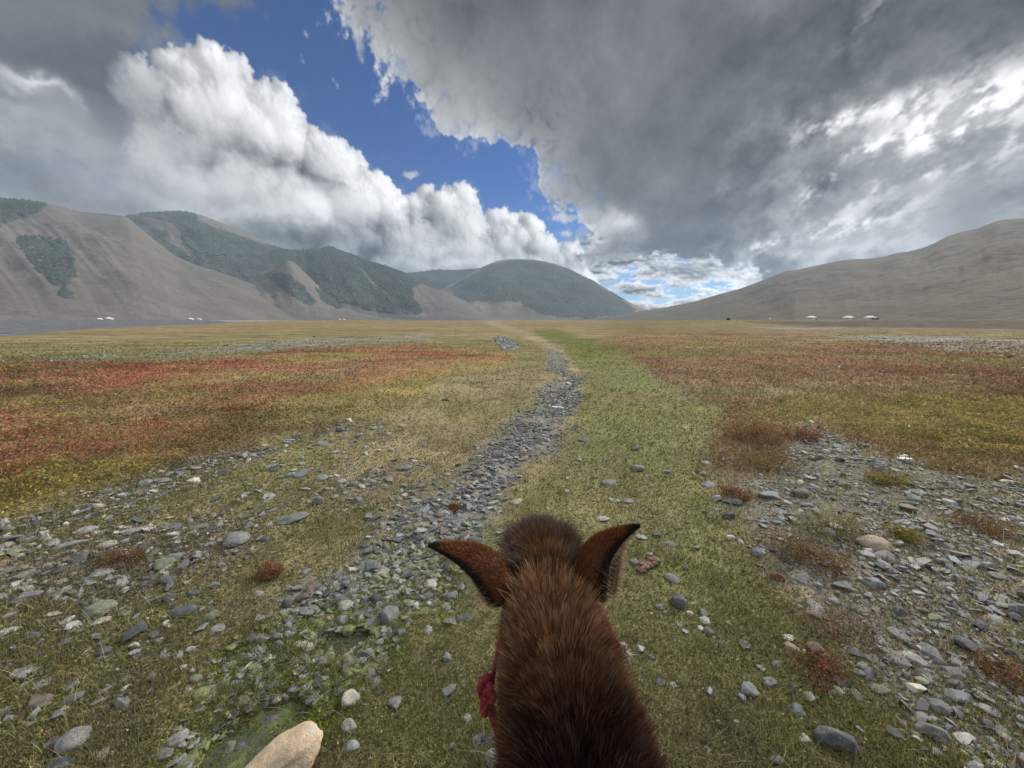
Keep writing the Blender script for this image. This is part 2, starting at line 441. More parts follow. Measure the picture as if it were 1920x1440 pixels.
def np_mesh(name, verts, faces, mat=None, smooth_=True, parent=None, link=True, mats=None, colattr=None):
    """mesh object from numpy arrays; faces: (n,3) or (n,4) or a list of such arrays"""
    me = bpy.data.meshes.new(name)
    if isinstance(faces, np.ndarray): faces = [faces]
    verts = np.asarray(verts, np.float32)
    me.vertices.add(len(verts)); me.vertices.foreach_set('co', verts.ravel())
    loops = np.concatenate([f.ravel() for f in faces]).astype(np.int32)
    tot = np.concatenate([np.full(len(f), f.shape[1], np.int32) for f in faces])
    start = np.concatenate([[0], np.cumsum(tot)[:-1]]).astype(np.int32)
    me.loops.add(len(loops)); me.loops.foreach_set('vertex_index', loops)
    me.polygons.add(len(tot)); me.polygons.foreach_set('loop_start', start)
    me.polygons.foreach_set('loop_total', tot)
    me.polygons.foreach_set('use_smooth', np.full(len(tot), smooth_, bool))
    if colattr is not None:
        for nm, arr in colattr.items():
            arr = np.asarray(arr, np.float32)
            if arr.shape[1] == 3: arr = np.concatenate([arr, np.ones((len(arr), 1), np.float32)], 1)
            at = me.attributes.new(nm, 'FLOAT_COLOR', 'POINT'); at.data.foreach_set('color', arr.ravel())
    me.update(calc_edges=True)
    if mat is not None: me.materials.append(mat)
    o = bpy.data.objects.new(name, me)
    if link: COL.objects.link(o)
    if parent is not None: o.parent = parent
    return o

def material(name, rough=0.8, spec=0.3):
    m = bpy.data.materials.new(name); m.use_nodes = True
    S.nt = m.node_tree
    b = m.node_tree.nodes['Principled BSDF']
    b.inputs['Roughness'].default_value = rough
    b.inputs['Specular IOR Level'].default_value = spec
    return m, b

def attr(name, out='Color'):
    n = S.nt.nodes.new('ShaderNodeAttribute'); n.attribute_name = name
    return S(n.outputs[out])

def bump(h, strength=0.5, dist=0.01, normal=None):
    n = S.nt.nodes.new('ShaderNodeBump'); n.inputs['Strength'].default_value = strength
    n.inputs['Distance'].default_value = dist
    S.put(n.inputs['Height'], h)
    if normal is not None: S.put(n.inputs['Normal'], normal)
    return S(n.outputs[0])

def texco(out='Object'):
    n = S.nt.nodes.new('ShaderNodeTexCoord'); return S(n.outputs[out])

# ------------------------------------------------------------------ hills
def hill_material(name, ca, cb, cc, sc=1.0):
    m, b = material(name, 0.95, 0.1)
    P = texco()
    a = noise(P, 0.004 * sc, 6.0, 0.6); d = noise(P, 0.022 * sc, 5.0, 0.65); e = noise(P, 0.10, 3.0, 0.6)
    c1 = mix(smooth(a, 0.38, 0.62), ca, cb)
    c1 = mix(smooth(d, 0.50, 0.68, 0.0, 0.75), c1, cc)
    c1 = mix(smooth(e, 0.45, 0.75, 0.0, 0.45), c1, (0.07, 0.066, 0.06))
    g3 = noise(P, 0.5, 4.0, 0.7); c1 = mix(smooth(g3, 0.5, 0.72, 0.0, 0.15), c1, (0.07, 0.066, 0.06))
    S.put(b.inputs['Base Color'], c1)
    S.put(b.inputs['Normal'], bump(d + e * 0.4, 0.8, 8.0))
    return m

M_hill_left = hill_material('hill_brown', (0.152, 0.137, 0.124), (0.124, 0.113, 0.103), (0.094, 0.088, 0.082))
M_hill_pale = hill_material('hill_pale', (0.20, 0.18, 0.135), (0.155, 0.14, 0.105), (0.12, 0.11, 0.09))
M_hill_right = hill_material('hill_olive', (0.104, 0.090, 0.060), (0.080, 0.070, 0.049), (0.060, 0.054, 0.041))
M_hill_wood = hill_material('hill_under_wood', (0.05, 0.055, 0.045), (0.04, 0.045, 0.04), (0.045, 0.05, 0.045))

HILLS = {}
def make_hill(name, ridge, D, F, seed, mat, p=1.0, gull=0.06, back=0.7, foot_pts=None, nS=70, step=3.0, rough_n=1.0, slant=0.9, gx=60.0):
    """a hill between its foot (distance F) and its ridge (distance D), its crest following ridge, a list of
    directions; gullies and spurs run down the slope; behind the crest the ground falls away again."""
    rx = np.array([r[0] for r in ridge], float); ry = np.array([r[1] for r in ridge], float)
    px = np.arange(rx[0], rx[-1] + step, step)
    # smooth interpolation of the crest
    y = np.interp(px, rx, ry)
    k = np.array([1, 2, 3, 2, 1.]); k /= k.sum()
    yp = np.convolve(np.pad(y, 2, 'edge'), k, 'valid')
    if callable(D): Dv = D(px)
    else: Dv = np.full(len(px), float(D))
    Fv = F(px) if callable(F) else np.full(len(px), float(F))
    s = np.concatenate([np.linspace(0, 1, nS), 1 + np.linspace(0.03, 1, 10)])
    a = (px - 960) / FPX
    # horizontal direction per column at the crest
    b = (720 - yp) / FPX
    dxv, dyv, dzv = a, CP + b * SP, -SP + b * CP
    hl = np.hypot(dxv, dyv); ux, uy = dxv / hl, dyv / hl
    H = dzv / hl * Dv + CAM_H                                  # crest height
    Sg, _ = np.meshgrid(s, px)
    fr = np.clip(Sg, 0, 1); bk = np.clip(Sg - 1, 0, 1)
    dist = Fv[:, None] + (Dv - Fv)[:, None] * Sg
    dist = np.where(Sg > 1, Dv[:, None] * (1 + bk * 0.16), dist)
    xx = ux[:, None] * dist; yy = uy[:, None] * dist
    g = fbm(px[:, None] / gx + slant * Sg, Sg * 1.6 + px[:, None] * 0.006, 1.0, 5, seed, 0.55)   # gullies down the slope
    g2 = fbm(xx, yy, 260.0, 5, seed + 5, 0.55)
    env = np.sin(np.pi * np.clip(fr, 0, 1)) ** 0.8
    prof = fr ** p
    h = H[:, None] * (prof + env * (g * gull + g2 * 0.035 * rough_n))
    h = np.where(Sg > 1, H[:, None] * (1 - back * bk ** 1.3), h) + g2 * 3.0 * np.clip(fr * 3, 0, 1) * rough_n
    h = h - 4.0 * (1 - np.clip(fr * 12, 0, 1))
    n, q = Sg.shape
    V = np.stack([xx, yy, h], -1).reshape(-1, 3)
    idx = np.arange(n * q).reshape(n, q)
    Fc = np.stack([idx[:-1, :-1], idx[1:, :-1], idx[1:, 1:], idx[:-1, 1:]], -1).reshape(-1, 4)
    o = np_mesh('hill', V, Fc, mat)
    props(o, kind='structure')
    HILLS[name] = (px, s, xx, yy, h)
    return o

lin = lambda *pts: (lambda q: np.interp(q, [p[0] for p in pts], [p[1] for p in pts]))
RB = [(90, 470), (170, 425), (215, 408), (240, 404), (275, 399), (310, 397), (345, 397), (372, 401), (400, 411), (430, 423), (460, 436), (490, 450), (515, 461), (535, 468), (560, 476), (600, 500), (660, 540), (720, 585)]
make_hill('B', RB, lin((90, 4200), (345, 4300), (720, 4200)), 2300, 3, M_hill_left, 1.0, 0.045, gx=90)
RA = [(-2100, 600), (-1600, 570), (-1100, 520), (-620, 470), (-400, 430), (-200, 385), (-60, 372), (0, 374), (30, 375), (62, 378), (92, 382), (120, 389), (150, 397), (175, 399), (200, 401), (225, 404), (240, 408), (258, 424), (285, 446), (328, 480), (370, 498), (401, 508), (440, 520), (470, 532), (510, 545), (560, 560), (620, 578), (690, 596)]
make_hill('A', RA, lin((-2100, 2300), (-600, 2600), (0, 3100), (250, 2900), (440, 2500), (690, 2300)), lin((-600, 1000), (300, 1300), (690, 1900)), 5, M_hill_left, 1.02, 0.035, gx=80, slant=2.2)
RD = [(430, 500), (480, 482), (510, 468), (530, 468), (560, 470), (580, 469), (592, 465), (600, 466), (612, 464), (620, 462), (630, 467), (645, 473), (660, 478), (682, 487), (700, 493), (725, 499), (750, 509), (775, 520), (795, 534), (815, 541), (830, 543), (850, 553), (870, 565), (890, 578), (905, 590), (925, 598), (950, 602)]
make_hill('D', RD, lin((430, 3700), (620, 3500), (950, 2600)), lin((430, 2500), (950, 2100)), 7, M_hill_left, 1.0, 0.055, gx=45)
RC = [(395, 580), (420, 556), (440, 541), (465, 528), (488, 516), (505, 510), (520, 499), (535, 489), (543, 487), (555, 494), (570, 510), (583, 522), (600, 540), (620, 556), (641, 568), (670, 582), (720, 594), (780, 601)]
make_hill('C', RC, 2750, 1700, 9, M_hill_left, 1.0, 0.045, gx=40)
RE = [(640, 520), (700, 515), (765, 512), (800, 508), (820, 506), (850, 507), (880, 505), (910, 503), (960, 500), (1000, 520)]
make_hill('E', RE, 5600, 4300, 11, M_hill_wood, 1.0, 0.03, gx=50)
RF = [(740, 600), (780, 580), (810, 556), (835, 539), (860, 526), (885, 511), (905, 500), (925, 492), (942, 487), (960, 485), (985, 486), (1010, 488), (1035, 493), (1060, 501), (1085, 512), (1110, 526), (1135, 540), (1160, 555), (1185, 569), (1205, 578), (1230, 585), (1280, 595), (1340, 600)]
make_hill('F', RF, lin((740, 4300), (960, 5000), (1340, 4800)), lin((740, 3200), (1340, 3600)), 13, M_hill_pale, 1.0, 0.035, gx=60)
RG = [(1010, 601), (1080, 599), (1130, 595), (1170, 589), (1210, 582), (1250, 576), (1285, 569), (1310, 563), (1335, 555), (1362, 548), (1390, 540), (1420, 529), (1450, 518), (1472, 509), (1500, 505), (1540, 496), (1570, 490), (1600, 486), (1630, 485), (1660, 481), (1680, 475), (1705, 472), (1730, 465), (1750, 457), (1775, 444), (1800, 435), (1830, 430), (1850, 422), (1870, 414), (1895, 411), (1920, 410), (1980, 404), (2100, 395), (2300, 400), (2600, 430), (3000, 490), (3500, 560), (3900, 600)]
make_hill('G', RG, lin((1010, 4200), (1210, 3600), (1500, 2700), (1920, 2100), (2600, 1800)), lin((1010, 3000), (1210, 1800), (1500, 900), (2600, 560)), 15, M_hill_right, 1.12, 0.05, gx=150, slant=-0.9)

# ------------------------------------------------------------------ woods on the hills
mw, bw = material('wood_green', 0.9, 0.1)
cr = attr('tint')
S.put(bw.inputs['Base Color'], cr)
def wood(hill, polys, spacing, hgt, seed, holes=()):
    """thousands of small conifers on the slope, one mesh"""
    px, s, xx, yy, h = HILLS[hill]
    r = np.random.default_rng(seed)
    n, q = xx.shape
    area = 0
    ii = r.uniform(0, n - 1.001, 400000); jj = r.uniform(0, 69 - 0.001, 400000)
    x = samp(xx, jj, ii); y = samp(yy, jj, ii); z = samp(h, jj, ii)
    PX, PY = to_px(x, y, z)
    jx = PX + fbm(x, y, 160.0, 5, seed, 0.65) * 5 + r.normal(0, 1.2, len(x)); jy = PY + fbm(x, y, 160.0, 5, seed + 3, 0.65) * 4 + r.normal(0, 1.0, len(x))
    keep = np.zeros(len(x), bool)
    for p in polys: keep |= inpoly(jx, jy, p)
    for p in holes: keep &= ~inpoly(jx, jy, p)
    x, y, z = x[keep], y[keep], z[keep]
    # thin to one tree per cell
    key = np.floor(x / spacing).astype(np.int64) * 100003 + np.floor(y / spacing).astype(np.int64)
    _, u = np.unique(key, return_index=True)
    x, y, z = x[u], y[u], z[u]
    n = len(x)
    hh = hgt * 0.7 * r.uniform(0.6, 1.25, n) * (1 + 0.25 * fbm(x, y, 90.0, 2, seed + 9)); ww = spacing * 0.92 * r.uniform(0.7, 1.3, n)
    a0 = r.uniform(0, 6.28, n)
    V = np.zeros((n, 5, 3))
    for k in range(4):
        V[:, k, 0] = x + np.cos(a0 + k * 1.571) * ww; V[:, k, 1] = y + np.sin(a0 + k * 1.571) * ww; V[:, k, 2] = z - 3
    V[:, 4, 0] = x; V[:, 4, 1] = y; V[:, 4, 2] = z + hh
    b = np.arange(n)[:, None] * 5
    Fc = np.concatenate([b + np.array([[k, (k + 1) % 4, 4]]) for k in range(4)])
    base = np.array([0.052, 0.066, 0.060]) * (1 + 0.09 * r.standard_normal((n, 1)).clip(-1.5, 2)) * (1 + 0.25 * fbm(x, y, 150.0, 3, seed + 2)[:, None])
    base[r.uniform(size=n) < 0.04] *= 1.4
    o = np_mesh('forest', V.reshape(-1, 3), Fc, mw, True, colattr={'tint': np.repeat(base.clip(0.01, 1), 5, 0)})
    return props(o, kind='stuff')
wood('B', [[(262, 400), (345, 393), (362, 400), (368, 418), (430, 440), (500, 462), (560, 472), (620, 500), (600, 545), (500, 545), (450, 522), (405, 508), (392, 498), (372, 478), (352, 458), (340, 438), (333, 420), (300, 409), (265, 403)],
           [(238, 405), (262, 408), (300, 440), (345, 475), (388, 500), (400, 512), (330, 484), (285, 450), (250, 425)]], 17, 15, 41)
props(bpy.data.objects['forest'], label='dark conifer wood covering the shaded face of the tall left hill', cat='forest')
o = wood('A', [[(-100, 365), (60, 370), (88, 384), (75, 396), (30, 410), (-20, 426), (-100, 430)], [(36, 450), (60, 444), (110, 448), (128, 458), (138, 490), (136, 515), (112, 535), (95, 528), (75, 510), (48, 478)],
           [(110, 540), (125, 545), (130, 560), (115, 555)]], 12.5, 13, 42)
props(o, label='small dark tree patches high on the slope at far left', cat='forest')
o = wood('D', [[(500, 460), (620, 455), (700, 488), (760, 508), (790, 530), (770, 540), (772, 560), (790, 585), (760, 588), (715, 582), (670, 572), (640, 566), (600, 530), (560, 500), (520, 500)]], 14, 16, 43,
         holes=[[(655, 490), (668, 492), (720, 540), (760, 575), (750, 574), (700, 535)], [(772, 540), (800, 538), (830, 560), (790, 560)]])
props(o, label='dark conifer wood on the rocky ridge left of the dome hill', cat='forest')
o = wood('C', [[(505, 515), (525, 511), (545, 520), (565, 538), (588, 562), (580, 570), (555, 556), (528, 535)], [(592, 540), (604, 545), (640, 572), (634, 576), (610, 562)]], 12, 11, 44)
props(o, label='two narrow dark tree strips on the low left spur', cat='forest')
o = wood('E', [[(600, 495), (1010, 495), (1010, 600), (600, 600)]], 18, 14, 45)
props(o, label='distant dark wood behind the left shoulder of the dome hill', cat='forest')
o = wood('F', [[(846, 544), (885, 520), (905, 506), (945, 492), (1010, 490), (1060, 503), (1110, 529), (1160, 558), (1175, 572), (1190, 582), (1178, 588), (1120, 594), (1060, 592), (1010, 584), (985, 572), (980, 560), (930, 562), (880, 566)]], 17, 14, 46,
         holes=[[(1043, 500), (1046, 500), (1042, 525), (1039, 525)]])
props(o, label='dark conifer wood over the rounded dome hill', cat='forest')
# ------------------------------------------------------------------ what covers the ground, and where
# outlines are given as directions of the photograph and carried onto the valley floor
P_CARPET = [(-900, 720), (-300, 705), (0, 690), (150, 678), (320, 676), (450, 664), (560, 655), (700, 652), (860, 652), (935, 656), (962, 664), (955, 682), (925, 694), (880, 706), (840, 722), (800, 742), (770, 766),
            (700, 790), (610, 806), (520, 824), (440, 842), (360, 862), (300, 880), (240, 898), (170, 915), (110, 940), (40, 965), (-60, 1000), (-900, 1180)]
P_TURF = [(1000, 618), (1040, 618), (1090, 632), (1150, 652), (1195, 680), (1230, 712), (1290, 745), (1350, 775), (1330, 830), (1310, 880), (1335, 930), (1380, 1000), (1420, 1060), (1480, 1140), (1560, 1220), (1700, 1310), (1850, 1420), (2000, 1700),
          (700, 1700), (660, 1440), (700, 1330), (760, 1240), (840, 1150), (900, 1060), (960, 980), (985, 920), (1030, 870), (1070, 800), (1085, 740), (1100, 710), (1090, 690), (1070, 668), (1040, 646), (1010, 630)]
P_GRAV = [(1030, 708), (1060, 702), (1092, 706), (1086, 735), (1078, 760), (1072, 785), (1050, 815), (1040, 842), (1005, 866), (975, 900), (955, 930), (940, 970), (900, 1010), (860, 1050), (835, 1090), (760, 1120), (700, 1160), (640, 1200), (560, 1190), (520, 1150),
          (505, 1110), (560, 1080), (640, 1045), (680, 1010), (740, 955), (800, 925), (860, 905), (880, 870), (930, 830), (955, 805), (975, 785), (1010, 765), (1030, 740), (1020, 722)]
P_THIN = [(1020, 652), (1045, 655), (1062, 672), (1070, 695), (1062, 706), (1035, 706), (1028, 690), (1030, 670)]
P_PILE = [(925, 634), (945, 632), (965, 640), (972, 650), (960, 657), (938, 650)]
P_RGRAV = [(1500, 795), (1560, 812), (1640, 838), (1730, 856), (1830, 872), (1920, 884), (2600, 960), (2700, 1700), (2100, 1700), (1960, 1480), (1880, 1420), (1790, 1370), (1700, 1300), (1610, 1240), (1540, 1180), (1480, 1110), (1430, 1040), (1390, 985), (1350, 945), (1335, 915), (1380, 900), (1450, 890), (1480, 860), (1490, 825)]
P_ALGAE = [(740, 990), (860, 1020), (870, 1080), (820, 1130), (760, 1170), (730, 1220), (670, 1280), (620, 1340), (560, 1410), (520, 1470), (430, 1700), (190, 1700), (290, 1440), (330, 1350), (370, 1280), (420, 1220), (490, 1170), (590, 1130), (650, 1080), (690, 1030)]
P_POOL = [(590, 1172), (640, 1160), (690, 1158), (700, 1172), (670, 1190), (640, 1215), (600, 1215), (580, 1195)]
P_POOL2 = [(430, 1330), (500, 1290), (560, 1270), (590, 1300), (560, 1350), (500, 1400), (460, 1450), (440, 1560), (330, 1560), (340, 1440), (380, 1370)]
P_LSTONE = [(560, 822), (640, 812), (760, 800), (800, 850), (720, 900), (640, 950), (560, 1010), (520, 1080), (470, 1150), (420, 1240), (340, 1340), (260, 1440), (150, 1700), (-900, 1700), (-900, 1100), (-60, 1010), (60, 975), (160, 935), (250, 905), (340, 880), (450, 850)]
P_RYEL = [(1400, 770), (1500, 752), (1600, 745), (1720, 748), (1920, 752), (2300, 760), (2300, 860), (1920, 850), (1800, 845), (1700, 835), (1600, 815), (1520, 795), (1440, 790)]
P_RIVER = [(-1500, 598.2), (0, 601.5), (200, 602.0), (330, 603.5), (500, 604), (200, 616), (120, 622), (0, 631), (-400, 650), (-1500, 700)]
P_RFAR = [(1400, 612), (1500, 612), (1640, 618), (1760, 628), (1920, 636), (2500, 660), (2500, 700), (1920, 672), (1800, 660), (1700, 642), (1580, 632), (1460, 620)]
P_RDARK = [(1390, 609), (1600, 609.2), (1800, 610), (2300, 612), (2300, 622), (1920, 617.5), (1750, 615), (1560, 613)]
P_LLINE = [(60, 668), (180, 660), (320, 655), (480, 640), (620, 631), (800, 629), (830, 633), (700, 642), (560, 653), (420, 662), (330, 668), (240, 668), (120, 690), (60, 686)]
P_WHITE = [(372, 604.6), (440, 604.2), (560, 604.6), (430, 606.0)]

def zones(x, y):
    """cover weights at ground points (arrays); every edge is broken up by noise in the ground's own metres"""
    yy = np.maximum(y, 0.25)
    X_, Y_ = to_px(x, yy, np.zeros_like(x))
    d = np.hypot(x, y)
    sc = np.clip(9.0 / np.maximum(d, 1.0), 0.05, 3.0)
    n1 = fbm(x, y, 1.6, 4, 61); n2 = fbm(x, y, 0.45, 3, 62); n3 = fbm(x, y, 7.0, 4, 63)
    def w(poly, soft, wob=1.0, minsoft=0.6):
        dd = pdist(X_, Y_, poly)
        k = np.clip(130.0 / np.maximum(d, 1.5), 0.8, 60.0)       # photograph px of a ~10 cm ground detail
        dd = dd + wob * (n1 * 0.95 + n2 * 0.55) * k + n3 * wob * np.clip(k, 0.6, 10)
        return sstep(dd, -soft * k * 0.5 - minsoft, soft * k * 0.5 + minsoft)
    z = {}
    z['d'] = d; z['n1'] = n1; z['n2'] = n2; z['n3'] = n3; z['X'] = X_; z['Y'] = Y_
    z['carpet'] = w(P_CARPET, 1.6, 1.2)
    z['turf'] = w(P_TURF, 3.0, 1.3)
    z['grav'] = np.maximum(np.maximum(w(P_GRAV, 2.4, 1.05), 0.7 * w(P_THIN, 1.6, 0.9)), w(P_PILE, 0.3, 0.3))
    z['rgrav'] = w(P_RGRAV, 2.2, 1.1)
    z['algae'] = w(P_ALGAE, 1.2, 0.7)
    z['pool'] = np.maximum(w(P_POOL, 0.2, 0.12), w(P_POOL2, 0.2, 0.12))
    z['lstone'] = w(P_LSTONE, 1.5, 1.0)
    z['ryel'] = w(P_RYEL, 2.5, 1.5)
    z['river'] = sstep(pdist(X_, Y_, P_RIVER), -0.5, 0.9)
    z['rfar'] = w(P_RFAR, 1.5, 1.0)
    z['rdark'] = sstep(pdist(X_, Y_, P_RDARK) + n3 * 0.6, -0.8, 0.8)
    z['lline'] = w(P_LLINE, 1.5, 1.6)
    z['white'] = sstep(pdist(X_, Y_, P_WHITE), -0.3, 0.3)
    right = sstep(X_, 1085, 1200) * (1 - z['turf']) * (1 - z['rgrav'])
    z['heath'] = right * sstep(Y_, 1000, 800)
    return z

def height(x, y, z=None):
    d = np.hypot(x, y)
    h = 0.030 * fbm(x, y, 1.8, 3, 71) + 0.012 * fbm(x, y, 0.35, 2, 72)
    h = h * np.clip(1.3 - d / 400.0, 0.3, 1) + 0.10 * fbm(x, y, 14.0, 3, 73) * sstep(d, 8, 40)
    h = h + 0.25 * fbm(x, y, 90.0, 3, 74) * sstep(d, 60, 200)
    if z is None: z = zones(x, y)
    h = h + 2.05 * sstep(d, 150, 240) * sstep(z['X'], 1180, 1400) + 1.95 * sstep(d, 250, 400) * sstep(z['X'], 820, 640) * (y > 0)
    h = h - 0.035 * z['grav'] * (d < 80) - 0.06 * z['algae'] - 0.05 * z['pool'] + 0.03 * z['carpet'] * (d < 60)
    return h

# colours (linear)
C = dict(
    soil=(0.150, 0.125, 0.092), dryg=(0.205, 0.178, 0.095), olive=(0.155, 0.150, 0.060), turf=(0.088, 0.120, 0.024), turf2=(0.138, 0.142, 0.038),
    red=(0.235, 0.080, 0.060), orange=(0.270, 0.150, 0.072), yel=(0.235, 0.195, 0.070), green=(0.180, 0.165, 0.050), brown=(0.205, 0.135, 0.078),
    grav=(0.200, 0.198, 0.190), algae=(0.150, 0.185, 0.050), river=(0.135, 0.142, 0.150), tan=(0.240, 0.190, 0.110), dark=(0.060, 0.055, 0.056), white=(0.27, 0.27, 0.265))
C = {k: np.array(v) for k, v in C.items()}
def lerp(a, b, t):
    t = np.asarray(t)[..., None]; return a * (1 - t) + b * t

def cover_colour(x, y, z, jit=0.0):
    """mean colour of the plants and soil at a point"""
    n1, n2, n3, X_, Y_ = z['n1'], z['n2'], z['n3'], z['X'], z['Y']
    nb = fbm(x * 0.55, y, 3.0, 5, 81, 0.65) * 1.25 + jit; n1 = n1 + jit * 0.6; nc = fbm(x * 0.45, y, 12.0, 4, 82); nd = fbm(x * 0.3, y, 60.0, 3, 83)
    c = lerp(C['dryg'], C['olive'], sstep(nb + 0.5 * n2 + 0.4 * fbm(x, y, 0.8, 3, 94), -0.6, 0.4))
    c = lerp(c, C['soil'], 0.45 * sstep(n1, 0.0, 0.9))
    # far plain: tan grass to the left, rusty heath to the right
    far = sstep(Y_, 672, 640)
    plain = lerp(C['tan'], C['olive'], 0.55 * sstep(nc + nd, -0.2, 0.9))
    plain = lerp(plain, C['brown'], 0.55 * sstep(nc - nd * 0.8, 0.0, 0.7))
    c = lerp(c, plain, far)
    ne = fbm(x * 0.35, y, 5.0, 5, 86, 0.6)
    rusty = lerp(lerp(C['brown'], C['tan'], 0.8 * sstep(nb + ne, -0.5, 0.5)), C['olive'], 0.75 * sstep(nc - ne, -0.2, 0.4))
    rusty = lerp(rusty, C['red'], 0.5 * sstep(nd * .6 + ne * 0.8 + nb * 0.4, 0.30, 0.75))
    rusty = lerp(rusty, C['yel'], 0.45 * sstep(nb - nc, 0.3, 0.9))
    rusty = rusty * (1 - 0.35 * sstep(ne + nb * .5, 0.1, 0.7))[..., None]
    c = lerp(c, rusty * np.array([0.90, 0.92, 0.88]), z['heath'] * 0.9)
    c = lerp(c, lerp(C['yel'], C['green'], sstep(nb, -0.5, 0.4)), z['ryel'] * 0.8)
    # the carpet: red above, yellow green along its near edge
    edge = np.interp(X_, [-300, 0, 200, 400, 600, 800, 960], [1040, 925, 862, 806, 764, 718, 680])
    t = sstep(Y_ + nb * 30 + nc * 26 + n1 * 10, edge - 40, edge + 26)
    redw = 0.95 * sstep(nb * 0.8 + nc * 0.6 + n1 * 0.45 - 0.12 + np.interp(X_, [-300, 0, 250, 500, 650, 850], [0.2, 0.35, 0.8, 0.55, 0.1, 0.15]), -0.25, 0.95)
    cr = lerp(lerp(C['brown'], C['orange'], 0.75 * sstep(nb - n1 * .3, -0.6, 0.5)), C['red'], redw)
    cr = lerp(cr, C['green'], 0.70 * sstep(n1 * .7 - nb, -0.05, 0.7))
    cr = lerp(cr, C['brown'] * 0.8, 0.6 * sstep(fbm(x * 0.5, y, 2.2, 4, 89, 0.6), 0.05, 0.6))
    cg = lerp(C['yel'], C['green'], sstep(n1 + nb * 0.6, -0.5, 0.5))
    cg = lerp(cg, C['orange'], 0.5 * sstep(nb - n1, 0.2, 0.8))
    cg = lerp(cg, cr, 0.35 * sstep(fbm(x * 0.6, y, 1.6, 3, 90), -0.2, 0.5))
    cc = lerp(cr, cg, t)
    cc = cc * (1 - 0.42 * sstep(fbm(x * 0.6, y, 1.4, 4, 87, 0.6), 0.0, 0.7) + 0.18 * sstep(-nb, 0.1, 0.6))[..., None]
    c = lerp(c, cc * 1.14, z['carpet'])
    tf = lerp(C['turf'], C['turf2'], sstep(nb + n1 * 0.6, -0.4, 0.7))
    tf = lerp(tf, C['olive'], 0.4 * sstep(Y_, 900, 1250))
    tf = lerp(tf, C['dryg'], 0.55 * sstep(fbm(x, y, 1.3, 4, 93) + jit * 0.5, 0.0, 0.8) * sstep(Y_, 700, 900))
    tf = lerp(tf, C['dryg'] * 0.9, 0.18 * sstep(Y_, 790, 680))
    c = lerp(c, tf, z['turf'] * 0.96 * (0.72 + 0.28 * sstep(n3 + nb * .5, -0.6, 0.3)))
    c = lerp(c, C['soil'] * 0.95, 0.55 * z['lstone'] * sstep(n1 + n2 * .5, -0.5, 0.5))
    c = lerp(c, C['algae'], 0.75 * z['algae'] * sstep(n2 + n1, -0.8, 0.3))
    return c

def ground_colour(x, y, z):
    c = cover_colour(x, y, z)
    n1, n2 = z['n1'], z['n2']
    pale = sstep(np.abs(z['X'] - np.interp(z['Y'], [606, 625, 650, 700, 760], [925, 980, 1040, 1070, 1075])), 26, 6) * sstep(z['Y'], 780, 700)
    c = lerp(c, np.array([0.30, 0.25, 0.17]), 0.60 * pale)
    g = lerp(C['grav'], C['soil'], 0.35 * sstep(n1, -0.2, 0.8))
    c = lerp(c, g, np.maximum(z['grav'] * 0.85, z['rgrav'] * 0.35))
    c = lerp(c, C['grav'] * 1.1, z['lline'] * 0.7 * sstep(n1 * 0 + fbm(x * 0.4, y, 5.0, 4, 84), -0.5, 0.3))
    c = lerp(c, C['grav'] * 1.15, z['rfar'] * 0.75 * sstep(fbm(x * 0.25, y, 12.0, 4, 85), -0.5, 0.4))
    c = lerp(c, C['dark'], z['rdark'] * 0.75)
    c = lerp(c, C['river'], z['river'])
    # thin dark cut bank beyond the river flat
    bank = sstep(np.abs(z['Y'] - np.interp(z['X'], [-400, 0, 330, 700], [604.6, 604.4, 602.8, 601.6])), 0.9, 0.3) * sstep(z['X'], 800, 500)
    c = lerp(c, C['dark'], bank * 0.9)
    c = lerp(c, C['white'], z['white'])
    near = 1 - sstep(z['d'], 10, 30)
    c = lerp(c, C['soil'], (0.35 + 0.25 * sstep(n1 + n2, -0.2, 0.6)) * near)
    c = c * ((1 + 0.18 * fbm(x, y, 0.9, 4, 88)) * (1.0 + 0.45 * near))[..., None]
    return c

# ------------------------------------------------------------------ the ground sheet: fine near the camera, coarse far away
NA = 900
front = np.linspace(-1.10, 1.10, NA - 120)
backa = np.linspace(1.10, 2 * math.pi - 1.10, 122)[1:-1]
ang = np.concatenate([front, backa]); NA = len(ang)
rr = [0.35]
while rr[-1] < 8500: rr.append(rr[-1] * (1.0105 if rr[-1] < 60 else 1.02))
rr = np.array(rr)
Rg, Ag = np.meshgrid(rr, ang)
gx_, gy_ = Rg * np.sin(Ag), Rg * np.cos(Ag)
gx_ = np.clip(gx_, -8500, 8500); gy_ = np.clip(gy_, -2900, 8700)
Z = zones(gx_, gy_)
gz_ = height(gx_, gy_, Z)
gc = ground_colour(gx_, gy_, Z)
n, q = Rg.shape
idx = np.arange(n * q).reshape(n, q)
nxt = np.roll(idx, -1, 0)
Fc = np.stack([idx[:, :-1], idx[:, 1:], nxt[:, 1:], nxt[:, :-1]], -1).reshape(-1, 4)[:, ::-1]
cen = n * q
V = np.concatenate([np.stack([gx_, gy_, gz_], -1).reshape(-1, 3), [[0, 0, float(gz_[:, 0].mean())]]])
Fcap = np.stack([idx[:, 0], nxt[:, 0], np.full(n, cen)], -1)[:, ::-1]
mk = np.stack([np.maximum(Z['grav'], Z['rgrav'] * 0.8), Z['turf'], np.maximum(Z['algae'], Z['pool'])], -1).reshape(-1, 3)
mk = np.concatenate([mk, [[0, 1, 0]]]); gcv = np.concatenate([gc.reshape(-1, 3), [C['turf']]])

